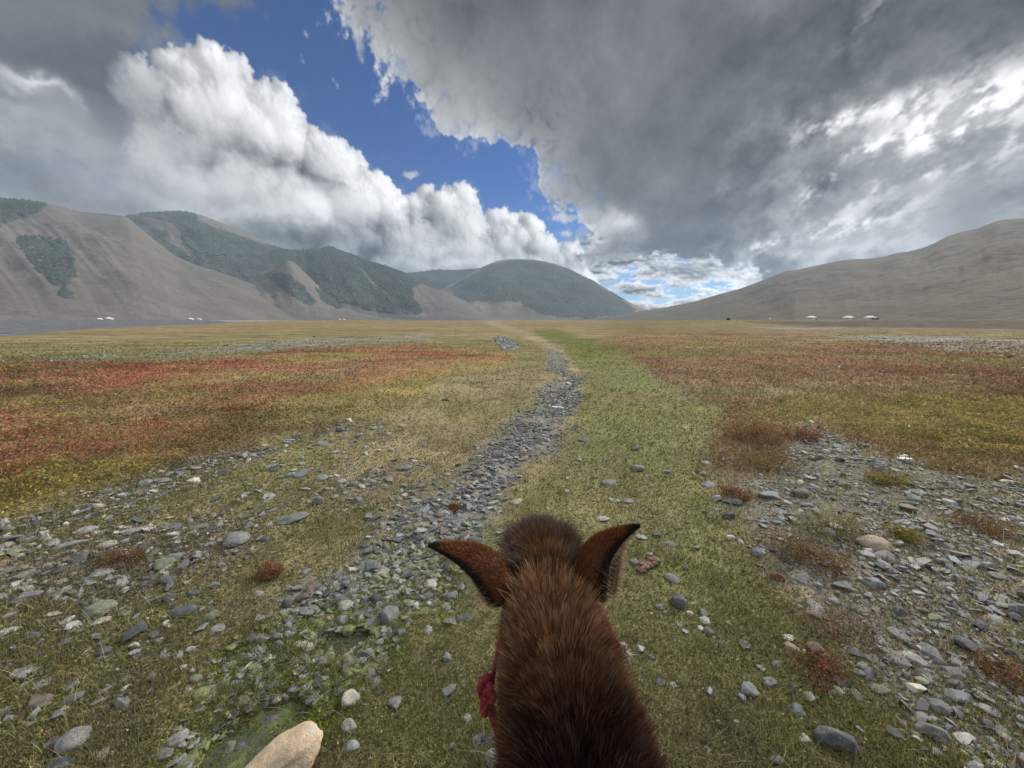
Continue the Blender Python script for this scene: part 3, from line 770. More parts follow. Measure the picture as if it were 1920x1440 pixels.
M_ground, b = material('valley_floor', 0.95, 0.03)
P = texco()
A = attr('tint'); K = attr('cover'); kg, kt, ka = sepx(K)
f1_ = noise(P, 55.0, 5.0, 0.65); f2_ = noise(P, 9.0, 5.0, 0.6); f3_ = noise(P, 2.2, 4.0, 0.6)
far_ = noise(vmath('MULTIPLY', P, (0.35, 1.0, 1.0)), 0.5, 6.0, 0.65)
cam_d = vmath('LENGTH', P)
ff = smooth(cam_d, 12.0, 50.0)
col = mix(1.0, A, mix(smooth(f1_, 0.25, 0.75), (0.45, 0.45, 0.45), (1.55, 1.52, 1.48)), 'MULTIPLY')
col = mix(smooth(f2_, 0.48, 0.75, 0.0, 0.55), col, mix(1.0, A, (0.55, 0.50, 0.45), 'MULTIPLY'))
fcol = mix(1.0, A, mix(smooth(far_, 0.3, 0.7), (0.58, 0.56, 0.55), (1.32, 1.32, 1.30)), 'MULTIPLY')
# pebbles pressed into the gravel
vo = voronoi(P, 42.0, 'F1', out='Color'); vd = voronoi(P, 42.0, 'DISTANCE_TO_EDGE')
vs = sepx(vo)[0]
peb = mix(vs, (0.07, 0.075, 0.08), (0.27, 0.27, 0.26))
peb = mix(smooth(vd, 0.03, 0.0), peb, (0.04, 0.035, 0.03))
gm = clampn(kg * smooth(f3_ * 0.5 + f2_ * 0.5, 0.38, 0.56)) * smooth(cam_d, 60.0, 25.0)
col = mix(ff, col, fcol)
col = mix(gm * 0.9, col, peb)
S.put(b.inputs['Base Color'], col)
hb = f1_ * 0.5 + f2_ + gm * smooth(vd, 0.0, 0.25) * 0.8
S.put(b.inputs['Normal'], bump(hb, 0.7, 0.02))
S.put(b.inputs['Roughness'], mix(ka, (0.93, 0.93, 0.93), (0.55, 0.55, 0.55)))
ground = np_mesh('ground', V, [Fc, Fcap], M_ground, True, colattr={'tint': gcv, 'cover': mk})
props(ground, kind='structure')
def gz_at(x, y):
    x = np.atleast_1d(np.asarray(x, float)); y = np.atleast_1d(np.asarray(y, float))
    return height(x, y)
HAZE = 0.7e-4
# ------------------------------------------------------------------ stones
def hull_rock(seed, npt=13, flat=0.5, long_=1.0):
    """angular broken stone: convex hull of a few points, radius about 0.5"""
    r = np.random.default_rng(seed)
    bm = bmesh.new()
    p = r.standard_normal((npt, 3)); p /= np.linalg.norm(p, axis=1)[:, None]
    p *= r.uniform(0.82, 1.05, (npt, 1))
    p = np.clip(p, -0.86, 0.86)
    p *= np.array([0.5 * long_, 0.5 / long_ ** 0.5, 0.5 * flat])
    for q in p: bm.verts.new(q)
    res = bmesh.ops.convex_hull(bm, input=bm.verts)
    for g in set(res['geom_interior'] + res['geom_unused']):
        if isinstance(g, bmesh.types.BMVert): bm.verts.remove(g)
    bmesh.ops.triangulate(bm, faces=bm.faces)
    bm.verts.index_update()
    v = np.array([q.co[:] for q in bm.verts]); f = np.array([[a.index for a in t.verts] for t in bm.faces])
    bm.free()
    return v, f

def fine_rock(seed, flat=0.5, long_=1.0, angular=0.6, sub=4, lumps=0.10):
    """weathered stone for close view: sphere cut by chance planes, worn at the edges, pitted"""
    r = np.random.default_rng(seed)
    bm = bmesh.new()
    bmesh.ops.create_icosphere(bm, subdivisions=sub, radius=1.0)
    bm.verts.index_update()
    v = np.array([q.co[:] for q in bm.verts]); f = np.array([[a.index for a in t.verts] for t in bm.faces])
    bm.free()
    k = int(7 + angular * 7)
    nrm = r.standard_normal((k, 3)); nrm /= np.linalg.norm(nrm, axis=1)[:, None]
    off = r.uniform(0.52, 0.82, k) + (1 - angular) * 0.18
    soft = 0.05 + 0.10 * (1 - angular)
    rad_ = np.ones(len(v))
    for nn, o_ in zip(nrm, off):
        d = v @ nn
        lim = o_ / np.maximum(d, 1e-3)
        lim = np.where(d > 0.05, lim, 9)
        t = np.clip((rad_ - lim) / soft, -1, 1)
        rad_ = np.where(t < -1 + 1e-6, rad_, np.where(t > 1 - 1e-6, lim, rad_ - soft * (t + 1) ** 2 / 4))
    w = v * rad_[:, None]
    a = fbm(w[:, 0] * 1.0 + w[:, 2], w[:, 1] + w[:, 2] * .7, 0.9, 4, seed) * lumps
    b_ = fbm(w[:, 0] + 5 + w[:, 2] * 0.4, w[:, 1] - w[:, 2], 0.28, 3, seed + 3) * lumps * 0.35
    w = w * (1 + a + b_)[:, None]
    w *= np.array([0.5 * long_, 0.5 / long_ ** 0.5, 0.5 * flat])
    return w, f

def rock_material(name, source):
    m, b = material(name, 0.78, 0.35)
    if source == 'object':
        n = S.nt.nodes.new('ShaderNodeObjectInfo'); base = S(n.outputs['Color']); rndv = S(n.outputs['Random'])
        P = vmath('ADD', texco('Object'), comb(rndv * 37.0, rndv * 11.0, 0.0)); k = 1.0
    else:
        base = attr('tint'); P = texco('Object'); k = 6.0
    a = noise(P, 3.0 * k, 6.0, 0.65); d = noise(P, 22.0 * k if source == 'object' else 60.0, 4.0, 0.7)
    c = mix(1.0, base, mix(smooth(a, 0.3, 0.7), (0.66, 0.67, 0.70), (1.32, 1.28, 1.20)), 'MULTIPLY')
    c = mix(smooth(d, 0.56, 0.72, 0.0, 0.45), c, mix(1.0, base, (1.9, 1.85, 1.75), 'MULTIPLY'))
    c = mix(smooth(d, 0.42, 0.28, 0.0, 0.5), c, mix(1.0, base, (0.45, 0.43, 0.40), 'MULTIPLY'))
    # pale mineral veins, thin and wandering
    if source == 'object':
        vn = noise(vmath('MULTIPLY', P, (1.0, 3.0, 1.0)), 1.3, 3.0, 0.5)
        vein = smooth(S.m('ABSOLUTE', vn - 0.5), 0.012, 0.003) * smooth(a, 0.45, 0.6)
        c = mix(vein * 0.55, c, (0.42, 0.41, 0.39))
    S.put(b.inputs['Base Color'], c)
    S.put(b.inputs['Roughness'], smooth(a, 0.3, 0.8, 0.62, 0.88))
    S.put(b.inputs['Normal'], bump(a * 0.6 + d * 0.5, 0.55, 0.05 if source == 'object' else 0.01))
    return m
M_rock = rock_material('rock', 'object')
M_rockstuff = rock_material('loose_rock', 'tint')

ROCKC = dict(dark=(0.082, 0.086, 0.093), grey=(0.165, 0.167, 0.165), blue=(0.165, 0.183, 0.200), light=(0.270, 0.272, 0.258), pale=(0.36, 0.345, 0.295), white=(0.55, 0.54, 0.51),
             tan=(0.29, 0.225, 0.165), brown=(0.145, 0.118, 0.098), red=(0.130, 0.055, 0.045), green=(0.165, 0.180, 0.125), olive=(0.16, 0.175, 0.07))
WORDC = dict(dark='dark grey', grey='grey', blue='bluish grey', light='light grey', pale='pale cream', white='white', tan='tan', brown='brownish grey', red='dark red', green='greenish grey', olive='mossy green')

# px, py, width (photograph pixels), colour, shape (f flat, r rounded, a angular, l long, t tall, o oval)
HAND = [
 (144,951,20,'brown','a'),(158,992,48,'light','f'),(51,1005,40,'grey','f'),(133,1018,60,'light','l'),(200,1019,44,'pale','f'),(190,1039,50,'dark','l'),(275,1020,34,'dark','f'),(334,1025,22,'grey','a'),(376,1020,16,'blue','r'),
 (443,1012,52,'grey','r'),(544,970,60,'grey','l'),(598,939,24,'grey','t'),(673,938,24,'grey','a'),(40,1063,40,'green','o'),(8,1055,28,'tan','r'),(93,1058,38,'light','f'),(97,1102,34,'light','f'),(180,1124,32,'grey','a'),
 (156,1126,26,'dark','a'),(311,1086,40,'dark','a'),(269,1094,20,'dark','r'),(414,1060,18,'grey','r'),(419,1071,16,'light','a'),(320,1124,30,'dark','a'),(361,1113,38,'dark','l'),(344,1143,48,'dark','o'),(255,1177,58,'dark','a'),
 (287,1187,26,'dark','r'),(194,1159,40,'pale','f'),(16,1174,44,'white','f'),(127,1195,40,'grey','l'),(406,1178,40,'light','f'),(471,1188,24,'grey','r'),(562,1190,30,'pale','o'),(519,1193,38,'grey','a'),(530,1219,24,'grey','r'),
 (616,1140,20,'tan','r'),(653,1155,32,'olive','r'),(580,1144,24,'dark','o'),(610,1118,24,'dark','a'),(538,1128,28,'dark','t'),(572,1071,24,'blue','a'),(734,1141,50,'grey','a'),(707,1104,36,'dark','a'),(81,1274,36,'light','f'),
 (73,1303,72,'brown','l'),(137,1278,34,'grey','a'),(133,1302,44,'grey','f'),(216,1225,14,'blue','r'),(194,1217,28,'dark','r'),(440,1262,26,'blue','r'),(431,1298,28,'dark','r'),(550,1270,26,'blue','f'),(518,1286,20,'pale','r'),
 (655,1298,42,'pale','t'),(695,1256,24,'grey','r'),(501,1314,44,'grey','f'),(655,1359,32,'light','r'),(659,1399,30,'light','r'),(140,1383,68,'grey','r'),(303,1405,44,'grey','f'),(463,1413,50,'dark','a'),(105,1428,70,'dark','f'),
 (297,1371,22,'tan','f'),(370,1320,28,'grey','a'),
 (1816,908,38,'grey','l'),(1865,908,24,'grey','a'),(1892,899,30,'white','f'),(1680,914,24,'tan','f'),(1709,932,30,'blue','a'),(1702,950,44,'brown','a'),(1503,926,36,'brown','r'),(1442,927,52,'blue','l'),(1374,917,28,'grey','a'),
 (1328,908,34,'grey','f'),(1371,942,38,'dark','f'),(1364,971,30,'dark','a'),(1369,1010,20,'white','r'),(1418,1044,24,'blue','t'),(1639,1019,72,'tan','f'),(1658,1042,44,'grey','f'),(1615,1051,16,'light','r'),(1461,1080,36,'red','a'),
 (1641,1092,50,'blue','a'),(1581,1095,52,'grey','l'),(1685,1143,40,'dark','a'),(1763,1051,40,'grey','a'),(1816,1066,44,'green','f'),(1872,1080,44,'grey','f'),(1901,1085,26,'grey','a'),(1867,1156,50,'light','f'),(1904,1153,34,'dark','a'),
 (1880,1122,40,'light','f'),(1809,1202,52,'dark','a'),(1787,1250,60,'grey','l'),(1797,1297,60,'blue','l'),(1763,1319,46,'grey','r'),(1855,1319,56,'light','l'),(1753,1343,16,'pale','r'),(1653,1287,46,'green','l'),(1602,1253,38,'grey','l'),
 (1578,1270,36,'dark','f'),(1600,1219,34,'grey','a'),(1632,1229,32,'grey','f'),(1527,1212,36,'brown','r'),(1483,1212,34,'tan','a'),(1403,1292,40,'blue','a'),(1442,1280,34,'grey','a'),(1488,1287,30,'dark','f'),(1564,1379,78,'dark','a'),
 (1678,1370,42,'dark','a'),(1508,1382,26,'pale','a'),(1821,1377,22,'white','r'),(1872,1433,44,'light','f'),(1272,1131,33,'dark','t'),(1237,1141,20,'blue','a'),(1260,1085,30,'grey','o'),(1286,1067,17,'dark','a'),(1187,1057,22,'grey','a'),
 (1203,1010,22,'light','f'),(1230,1006,22,'dark','a'),(1255,1022,24,'grey','f'),(1328,1185,22,'brown','r'),(1313,1180,12,'white','r'),(1351,1202,18,'blue','f'),(1398,1205,28,'grey','f'),(1459,1242,28,'grey','l'),(1238,1282,21,'blue','r'),
 (1252,882,14,'grey','r'),(1192,840,22,'grey','a'),(1196,875,26,'grey','r'),(1325,864,24,'light','f'),(1357,858,14,'grey','f'),(1364,1168,18,'tan','a'),(1513,949,24,'blue','a'),(1739,1037,30,'blue','f'),(1695,854,18,'white','a'),
 (1143,902,30,'grey','f'),(1063,921,16,'light','f'),(1151,936,24,'light','f'),(1177,940,24,'grey','f'),(1129,975,27,'pale','f'),(1093,824,18,'dark','f'),(1085,861,13,'light','r'),(968,945,23,'pale','f'),(838,1241,18,'blue','t'),
 (841,1294,30,'grey','f'),(874,1348,19,'light','r'),(848,1400,16,'grey','r'),(926,1425,34,'light','r'),(807,1084,25,'pale','r'),(1157,1108,24,'grey','f'),(1292,1153,14,'pale','r'),(983,840,16,'tan','f'),(897,882,24,'grey','r'),
 (755,799,18,'tan','f'),(735,842,18,'light','a'),(759,877,30,'grey','f'),(640,808,18,'dark','r'),(604,897,24,'light','r'),(547,890,26,'light','f'),(664,908,18,'grey','r'),(628,930,20,'light','a'),(274,903,28,'grey','r'),(890,1015,30,'dark','o'),
 (1640,1170,30,'grey','f'),(1900,1220,34,'grey','a'),(1720,1180,26,'light','f'),(1840,1010,30,'green','f'),(1560,1120,26,'light','a'),(1460,960,30,'grey','f'),(1600,960,26,'dark','f'),(1780,990,26,'light','f'),
]
PR = {}
for i in range(6): PR['f%d' % i] = fine_rock(200 + i, 0.36, 1.15, 0.55)
for i in range(5): PR['r%d' % i] = fine_rock(220 + i, 0.66, 1.05, 0.18)
for i in range(7): PR['a%d' % i] = fine_rock(240 + i, 0.58, 1.1, 0.95, lumps=0.13)
for i in range(4): PR['l%d' % i] = fine_rock(260 + i, 0.42, 1.5, 0.75)
for i in range(3): PR['t%d' % i] = fine_rock(280 + i, 1.15, 0.9, 0.9)
for i in range(3): PR['o%d' % i] = fine_rock(290 + i, 0.45, 1.3, 0.0, lumps=0.05)
NPR = dict(f=6, r=5, a=7, l=4, t=3, o=3)
PME = {}
for k, (v, f) in PR.items():
    o = np_mesh('stone_' + k, v, f, M_rock, True, link=False); PME[k] = o.data; bpy.data.objects.remove(o)

SHW = dict(f='flat', r='rounded', a='angular', l='long', t='upright', o='oval')
def column_word(px):
    for lim, w in ((110, 'at the left edge'), (300, 'near the left edge'), (500, 'in the left quarter'), (700, 'left of the horse'), (935, 'just left of the horse'), (1180, 'ahead of the horse'),
                   (1340, 'just right of the horse'), (1530, 'right of the horse'), (1720, 'in the right part'), (1840, 'near the right edge'), (5000, 'at the right edge')):
        if px < lim: return w
def row_word(py):
    for lim, w in ((860, 'farther up'), (930, 'in mid distance'), (1010, 'above ear height'), (1090, 'level with the ears'), (1170, 'level with the poll'), (1250, 'level with the upper neck'), (1330, 'level with the red knot'), (5000, 'along the bottom')):
        if py < lim: return w
def size_word(w_m):
    return 'small' if w_m < 0.09 else ('fist sized' if w_m < 0.15 else ('head sized' if w_m < 0.26 else 'large'))

STONES = []     # x, y, width m, colour, shape, px, py, zone
for (px, py, w, c, s_) in HAND:
    x, y = on_ground(px, py + w * 0.10)
    depth = y * CP + CAM_H * SP
    wm = w / FPX * depth / math.sqrt(1 + ((px - 960) / FPX) ** 2) ** 0.5
    STONES.append((x, y, wm, c, s_, px, py, True))

# chance-strewn stones: what the outlines above ask for, largest of them as single stones
def strew(n, fn_density, size_med, size_sd, smin, smax, box, seed):
    r = np.random.default_rng(seed)
    px = r.uniform(box[0], box[2], n); py = r.uniform(box[1], box[3], n)
    d = np.stack([(px - 960) / FPX, CP + (720 - py) / FPX * SP, -SP + (720 - py) / FPX * CP])
    t = CAM_H / -d[2]; x, y = d[0] * t, d[1] * t
    z = zones(x, y)
    keep = r.uniform(size=n) < fn_density(z, x, y)
    x, y = x[keep], y[keep]; z = {k: v[keep] for k, v in z.items()}
    w = np.clip(size_med * np.exp(size_sd * r.standard_normal(len(x))), smin, smax)
    return x, y, w, z
sets = []
# density is asked per photograph pixel; convert to the ground by distance so that it thins naturally
def dens_ground(d, ref=4.0): return np.clip((d / ref) ** 3, 0, 1.0)
a = strew(300000, lambda z, x, y: z['grav'] * dens_ground(z['d'], 10.0) * (z['d'] < 30) * (0.16 + 0.84 * sstep(z['n1'] + z['n2'] * 1.2, -0.5, 0.6)), 0.042, 0.55, 0.012, 0.12, (400, 660, 1150, 1250), 301); sets.append(a + ('grav',))
a = strew(160000, lambda z, x, y: z['algae'] * (1 - 0.8 * z['pool']) * dens_ground(z['d'], 4.4) * (z['d'] < 30) * 0.55, 0.034, 0.60, 0.010, 0.085, (200, 980, 900, 1700), 302); sets.append(a + ('algae',))
a = strew(420000, lambda z, x, y: z['rgrav'] * dens_ground(z['d'], 9.5) * (0.10 + 0.75 * sstep(z['n1'] + z['n2'] * .9 + z['n3'] * .4, -0.5, 0.8)) * (z['d'] < 30), 0.030, 0.62, 0.009, 0.14, (1200, 780, 2700, 1700), 303); sets.append(a + ('rgrav',))
a = strew(260000, lambda z, x, y: z['lstone'] * dens_ground(z['d'], 8.0) * (0.26 + 1.0 * sstep(z['n1'] + z['n3'] + z['n2'] * .5, -0.4, 0.8)), 0.028, 0.68, 0.009, 0.17, (-900, 780, 850, 1700), 304); sets.append(a + ('lstone',))
a = strew(90000, lambda z, x, y: z['turf'] * dens_ground(z['d'], 11.0) * 0.30 * (0.15 + sstep(z['n1'] + z['n2'], 0.2, 0.9)), 0.034, 0.60, 0.015, 0.085, (700, 690, 1900, 1600), 305); sets.append(a + ('turf',))
a = strew(60000, lambda z, x, y: (1 - z['turf']) * (1 - z['carpet']) * dens_ground(z['d'], 18.0) * 0.035, 0.08, 0.4, 0.03, 0.2, (-500, 640, 2500, 1000), 306); sets.append(a + ('far',))
a = strew(60000, lambda z, x, y: np.maximum(z['lline'] * 0.5, z['rfar'] * .35) * sstep(z['n1'] + z['n3'], -0.2, 0.5) * dens_ground(z['d'], 60.0), 0.15, 0.45, 0.06, 0.4, (-500, 622, 2500, 700), 307); sets.append(a + ('far',))
a = strew(9000, lambda z, x, y: np.clip(z['grav'], 0, 1) * (z['d'] > 20) * 0.9, 0.20, 0.35, 0.08, 0.3, (915, 626, 985, 662), 308); sets.append(a + ('far',))
# along the turf path's right side, small stones
pal = {'grav': ['grey', 'grey', 'blue', 'dark', 'dark', 'grey', 'light', 'brown', 'green'], 'algae': ['olive', 'olive', 'green', 'grey', 'grey', 'green', 'dark', 'light'], 'rgrav': ['grey', 'blue', 'light', 'dark', 'brown', 'grey', 'brown', 'dark', 'grey', 'green', 'grey', 'light'],
       'lstone': ['grey', 'light', 'light', 'grey', 'blue', 'dark', 'pale', 'green'], 'turf': ['grey', 'light', 'blue', 'pale'], 'far': ['grey', 'light', 'grey', 'blue', 'blue', 'pale', 'dark']}
SX, SY, SW, SC, SZ, SD = [], [], [], [], [], []
r = np.random.default_rng(99)
for x, y, w, z, nm in sets:
    names = pal[nm]
    ci = r.integers(0, len(names), len(x))
    SX.append(x); SY.append(y); SW.append(w); SC += [names[i] for i in ci]; SZ += [nm] * len(x); SD.append(z['d'])
SX, SY, SW, SD = map(np.concatenate, (SX, SY, SW, SD))
SC = np.array(SC); SZ = np.array(SZ)
# keep clear of the hand-placed ones
hx = np.array([s[0] for s in STONES]); hy = np.array([s[1] for s in STONES]); hw = np.array([s[2] for s in STONES])
ok = np.ones(len(SX), bool)
for a_, b_, c_ in zip(hx, hy, hw): ok &= (SX - a_) ** 2 + (SY - b_) ** 2 > (c_ * 0.42 + SW * 0.3) ** 2
BX, BY = on_ground(520, 1432)
ok &= (SX - BX) ** 2 + (SY - BY) ** 2 > 0.30 ** 2
SX, SY, SW, SD, SC, SZ = SX[ok], SY[ok], SW[ok], SD[ok], SC[ok], SZ[ok]
PXs, PYs = to_px(SX, SY, np.zeros(len(SX)))
vis = (PXs > 5) & (PXs < 1915) & (PYs < 1435) & ~((PXs > 915) & (PXs < 1180) & (PYs > 990))
app = np.where(vis & (SZ != 'far'), SW / SD, 0)
n_ind = 300 - len(STONES) - 1
top = np.argsort(-app)[:n_ind]
shp = np.array(list('ffaaarlf'))
for i in top: STONES.append((SX[i], SY[i], SW[i] * 1.1, SC[i], str(shp[i % 8]), PXs[i], PYs[i], SZ[i]))
rest = np.ones(len(SX), bool); rest[top] = False

ZW = dict(grav='grey stone in the dense gravel streak beside the track', algae='weedy stone in the green wet bed left of the horse', rgrav='grey stone among the slate rubble on the right', lstone='grey stone in the thin stony grass on the left', turf='small stone in the short green turf')
labels = []
sx_ = np.array([s[0] for s in STONES]); sy_ = np.array([s[1] for s in STONES])
hz_ = gz_at(sx_, sy_)
recs = []
for i, (x, y, w, c, s_, px, py, zn) in enumerate(STONES):
    lab = '%s %s %s stone %s, %s' % (size_word(w), SHW[s_], WORDC[c], column_word(px), row_word(py))
    recs.append([lab, px, i])
from collections import defaultdict
cnt = defaultdict(list)
for q in recs: cnt[q[0]].append(q)
final = {}
for lab, qs in cnt.items():
    if len(qs) == 1: final[qs[0][2]] = lab; continue
    qs.sort(key=lambda q: q[1])
    names = ['leftmost', 'rightmost'] if len(qs) == 2 else ['leftmost', 'middle', 'rightmost'] if len(qs) == 3 else ['leftmost'] + ['%s from left' % w for w in ('second', 'third', 'fourth', 'fifth', 'sixth', 'seventh', 'eighth', 'ninth')][:len(qs) - 2] + ['rightmost']
    for q, nme in zip(qs, names):
        L2 = (nme + ' ' + lab).split()
        if len(L2) > 16: L2 = (nme + ' ' + lab.replace('fist sized ', '').replace('head sized ', '')).split()
        final[q[2]] = ' '.join(L2)
rr_ = np.random.default_rng(5)
GRP = 'stones strewn over the valley floor'
for i, (x, y, w, c, s_, px, py, zn) in enumerate(STONES):
    me = PME[s_ + str(int(rr_.integers(0, NPR[s_])))]
    o = bpy.data.objects.new('stone', me); COL.objects.link(o)
    fl = dict(f=.36, r=.66, a=.58, l=.42, t=1.15, o=.45)[s_]
    lg = {'l': 1.5, 't': 0.9, 'o': 1.3, 'f': 1.15}.get(s_, 1.08)
    sc = w / lg ** 0.6
    o.scale = (sc, sc * rr_.uniform(0.85, 1.1), sc * rr_.uniform(0.85, 1.1))
    # photographed stones lie with their length across the view; others anyhow
    yaw = rr_.uniform(-0.6, 0.6) + (math.pi if rr_.uniform() < .5 else 0) if zn is True else rr_.uniform(0, 6.28)
    o.rotation_euler = (rr_.uniform(-0.15, 0.15), rr_.uniform(-0.15, 0.15), yaw)
    o.location = (x, y, hz_[i] + fl * sc * 0.5 * 0.26)
    t = np.array(ROCKC[c]) * rr_.uniform(0.85, 1.2)
    o.color = (*t, 1.0)
    props(o, final[i], 'stone', GRP)

# the big tan boulder
v, f = fine_rock(411, 0.62, 1.5, 0.55, sub=5, lumps=0.10)
o = np_mesh('boulder', v * 0.31, f, M_rock, True)
o.rotation_euler = (0.05, -0.30, rad(38)); o.location = (BX + 0.02, BY - 0.02, float(gz_at(BX, BY)[0]) + 0.035); o.color = (0.44, 0.335, 0.235, 1)
props(o, 'large smooth tan boulder at the bottom edge left of the horse', 'boulder')

# all the rest of the rubble as one mesh per bed
def rubble(sel, label, name='gravel', seed=1, mossy=False):
    r = np.random.default_rng(seed)
    x, y, w = SX[sel], SY[sel], SW[sel] * 1.08; cols = SC[sel]
    z = gz_at(x, y)
    protos = [hull_rock(500 + i, 14, (0.30, 0.42, 0.55, 0.7)[i % 4], (1.0, 1.2, 1.45)[i % 3]) for i in range(14)]
    which = r.integers(0, len(protos), len(x))
    VV, FF, CC = [], [], []; base = 0
    tint = np.array([ROCKC[c] for c in cols]) * r.uniform(0.75, 1.3, (len(x), 1))
    for k, (v, f) in enumerate(protos):
        i = np.where(which == k)[0]
        if not len(i): continue
        yaw = r.uniform(0, 6.28, len(i)); tx = r.uniform(-0.35, 0.35, len(i)); ty = r.uniform(-0.35, 0.35, len(i))
        c, s = np.cos(yaw), np.sin(yaw)
        P = v[None] * w[i][:, None, None]
        X1 = P[..., 0] * c[:, None] - P[..., 1] * s[:, None]; Y1 = P[..., 0] * s[:, None] + P[..., 1] * c[:, None]
        Z1 = P[..., 2] + X1 * tx[:, None] + Y1 * ty[:, None]
        Q = np.stack([X1 + x[i][:, None], Y1 + y[i][:, None], Z1 + (z[i] + w[i] * 0.10)[:, None]], -1)
        VV.append(Q.reshape(-1, 3))
        FF.append((f[None] + (base + np.arange(len(i)) * len(v))[:, None, None]).reshape(-1, 3))
        CC.append(np.repeat(tint[i], len(v), 0)); base += len(i) * len(v)
    o = np_mesh(name, np.concatenate(VV), np.concatenate(FF), M_rockstuff, False, colattr={'tint': np.concatenate(CC)})
    props(o, kind='stuff')
    print('rubble', label, len(x))
    return o
rubble(rest & (SZ == 'grav'), 'streak', seed=1)
rubble(rest & (SZ == 'algae'), 'wet', seed=2)
rubble(rest & (SZ == 'rgrav'), 'right', seed=3)
rubble(rest & ((SZ == 'lstone') | (SZ == 'turf')), 'left', seed=4)
rubble(rest & (SZ == 'far'), 'far', seed=5)
# ------------------------------------------------------------------ grass and low plants (nobody could count them)
def leaf_material(name, rough=0.75, trans=0.42):
    m = bpy.data.materials.new(name); m.use_nodes = True
    S.nt = m.node_tree; b = m.node_tree.nodes['Principled BSDF']
    b.inputs['Roughness'].default_value = rough; b.inputs['Specular IOR Level'].default_value = 0.04
    t = S.nt.nodes.new('ShaderNodeBsdfTranslucent'); mx = S.nt.nodes.new('ShaderNodeMixShader'); mx.inputs[0].default_value = trans
    a = attr('tint'); S.put(b.inputs['Base Color'], a); S.put(t.inputs['Color'], a)
    out = m.node_tree.nodes['Material Output']
    S.nt.links.new(b.outputs[0], mx.inputs[1]); S.nt.links.new(t.outputs[0], mx.inputs[2]); S.nt.links.new(mx.outputs[0], out.inputs['Surface'])
    return m
M_leaf = leaf_material('leaf'); M_blade = leaf_material('blade', 0.7, 0.38)

def scatter_px(n, box, seed):
    r = np.random.default_rng(seed)
    px = r.uniform(box[0], box[2], n); py = r.uniform(box[1], box[3], n)
    d = np.stack([(px - 960) / FPX, CP + (720 - py) / FPX * SP, -SP + (720 - py) / FPX * CP])
    t = CAM_H / -d[2]
    return d[0] * t, d[1] * t, r
def jitter_colour(c, r, sat=0.12, val=0.25, dry=0.0):
    n = len(c)
    c = c * np.exp(np.reshape(val, (-1, 1)) * r.standard_normal((n, 1))) * (1 + sat * r.standard_normal((n, 3)))
    if np.any(dry):
        k = r.uniform(size=n) < dry
        c[k] = np.array([0.235, 0.200, 0.110]) * r.uniform(0.6, 1.3, (k.sum(), 1))
    return np.clip(c, 0.012, 0.6)

def blades(name, x, y, c, length, width, lean, r, segs=2):
    n = len(x); z = gz_at(x, y)
    yaw = r.uniform(0, 6.2832, n); fac = r.uniform(0, 6.2832, n)
    L = length; lx, ly = np.cos(yaw) * lean * L, np.sin(yaw) * lean * L
    wx_, wy_ = np.cos(fac) * width * 0.5, np.sin(fac) * width * 0.5
    up = L * np.sqrt(np.clip(1 - lean ** 2, 0.05, 1))
    rows = []
    if segs == 2: fr = ((0, 1.0, 0.0), (0.55, 0.8, 0.35))
    else: fr = ((0, 1.0, 0.0),)
    for f, wd, ln in fr:
        for sgn in (-1, 1):
            rows.append(np.stack([x + lx * ln + sgn * wx_ * wd, y + ly * ln + sgn * wy_ * wd, z - 0.004 + up * f], -1))
    rows.append(np.stack([x + lx, y + ly, z + up], -1))
    V = np.stack(rows, 1); k = V.shape[1]
    b = np.arange(n)[:, None] * k
    if segs == 2: faces = [b + np.array([[0, 1, 3, 2]]), b + np.array([[2, 3, 4]])]
    else: faces = [b + np.array([[0, 1, 2]])]
    o = np_mesh(name, V.reshape(-1, 3), faces, M_blade, False, colattr={'tint': np.repeat(c, k, 0)})
    return props(o, kind='stuff')

def leaves(name, x, y, z, c, size, r, mat=None, aspect=0.5, flat=0.5):
    n = len(x)
    a = r.standard_normal((n, 3)); a[:, 2] = a[:, 2] * 0.5 + 0.35; a /= np.linalg.norm(a, axis=1)[:, None]
    q = r.standard_normal((n, 3)); q[:, 2] *= flat
    b = np.cross(a, q); b /= np.linalg.norm(b, axis=1)[:, None] + 1e-9
    P = np.stack([x, y, z], -1); s = size[:, None]
    V = np.stack([P, P + a * s * 0.5 + b * s * aspect * 0.5, P + a * s, P + a * s * 0.5 - b * s * aspect * 0.5], 1)
    F_ = np.arange(n)[:, None] * 4 + np.array([[0, 1, 2, 3]])
    return np_mesh(name, V.reshape(-1, 3), F_, mat or M_leaf, False, colattr={'tint': np.repeat(c, 4, 0)})

QUICK = False
NF = 0.25 if QUICK else 1.0
# 1. short grass everywhere near, thin on gravel
x, y, r = scatter_px(int(620000 * NF), (-350, 640, 2270, 1620), 401)
z = zones(x, y)
bare = np.maximum.reduce([z['grav'] * 0.97, z['rgrav'] * 0.80, z['pool'], 0.72 * z['lstone'] * sstep(z['n1'] + z['n2'] * .6, -0.4, 0.4), 0.7 * z['algae']])
keep = (r.uniform(size=len(x)) > bare) & (r.uniform(size=len(x)) > z['carpet'] * 0.75)
keep &= (r.uniform(size=len(x)) < 0.22 + 0.78 * sstep(z['n2'] + z['n1'] * 0.7, -0.6, 0.35))
x, y = x[keep], y[keep]; z = {k: v[keep] for k, v in z.items()}
c = cover_colour(x, y, z, 0.40 * r.standard_normal(len(x)))
c = c * (1 + 0.34 * fbm(x, y, 0.55, 4, 88, 0.6))[:, None]
c = jitter_colour(c * 1.45, r, 0.10, 0.30 * np.clip(6 / z['d'], 0.28, 1.1), dry=np.where(z['turf'] > .5, 0.07, 0.20) * np.clip(9 / z['d'], 0.2, 1))
d = z['d']; s = np.clip(d / 3.0, 0.8, 9) ** 0.62
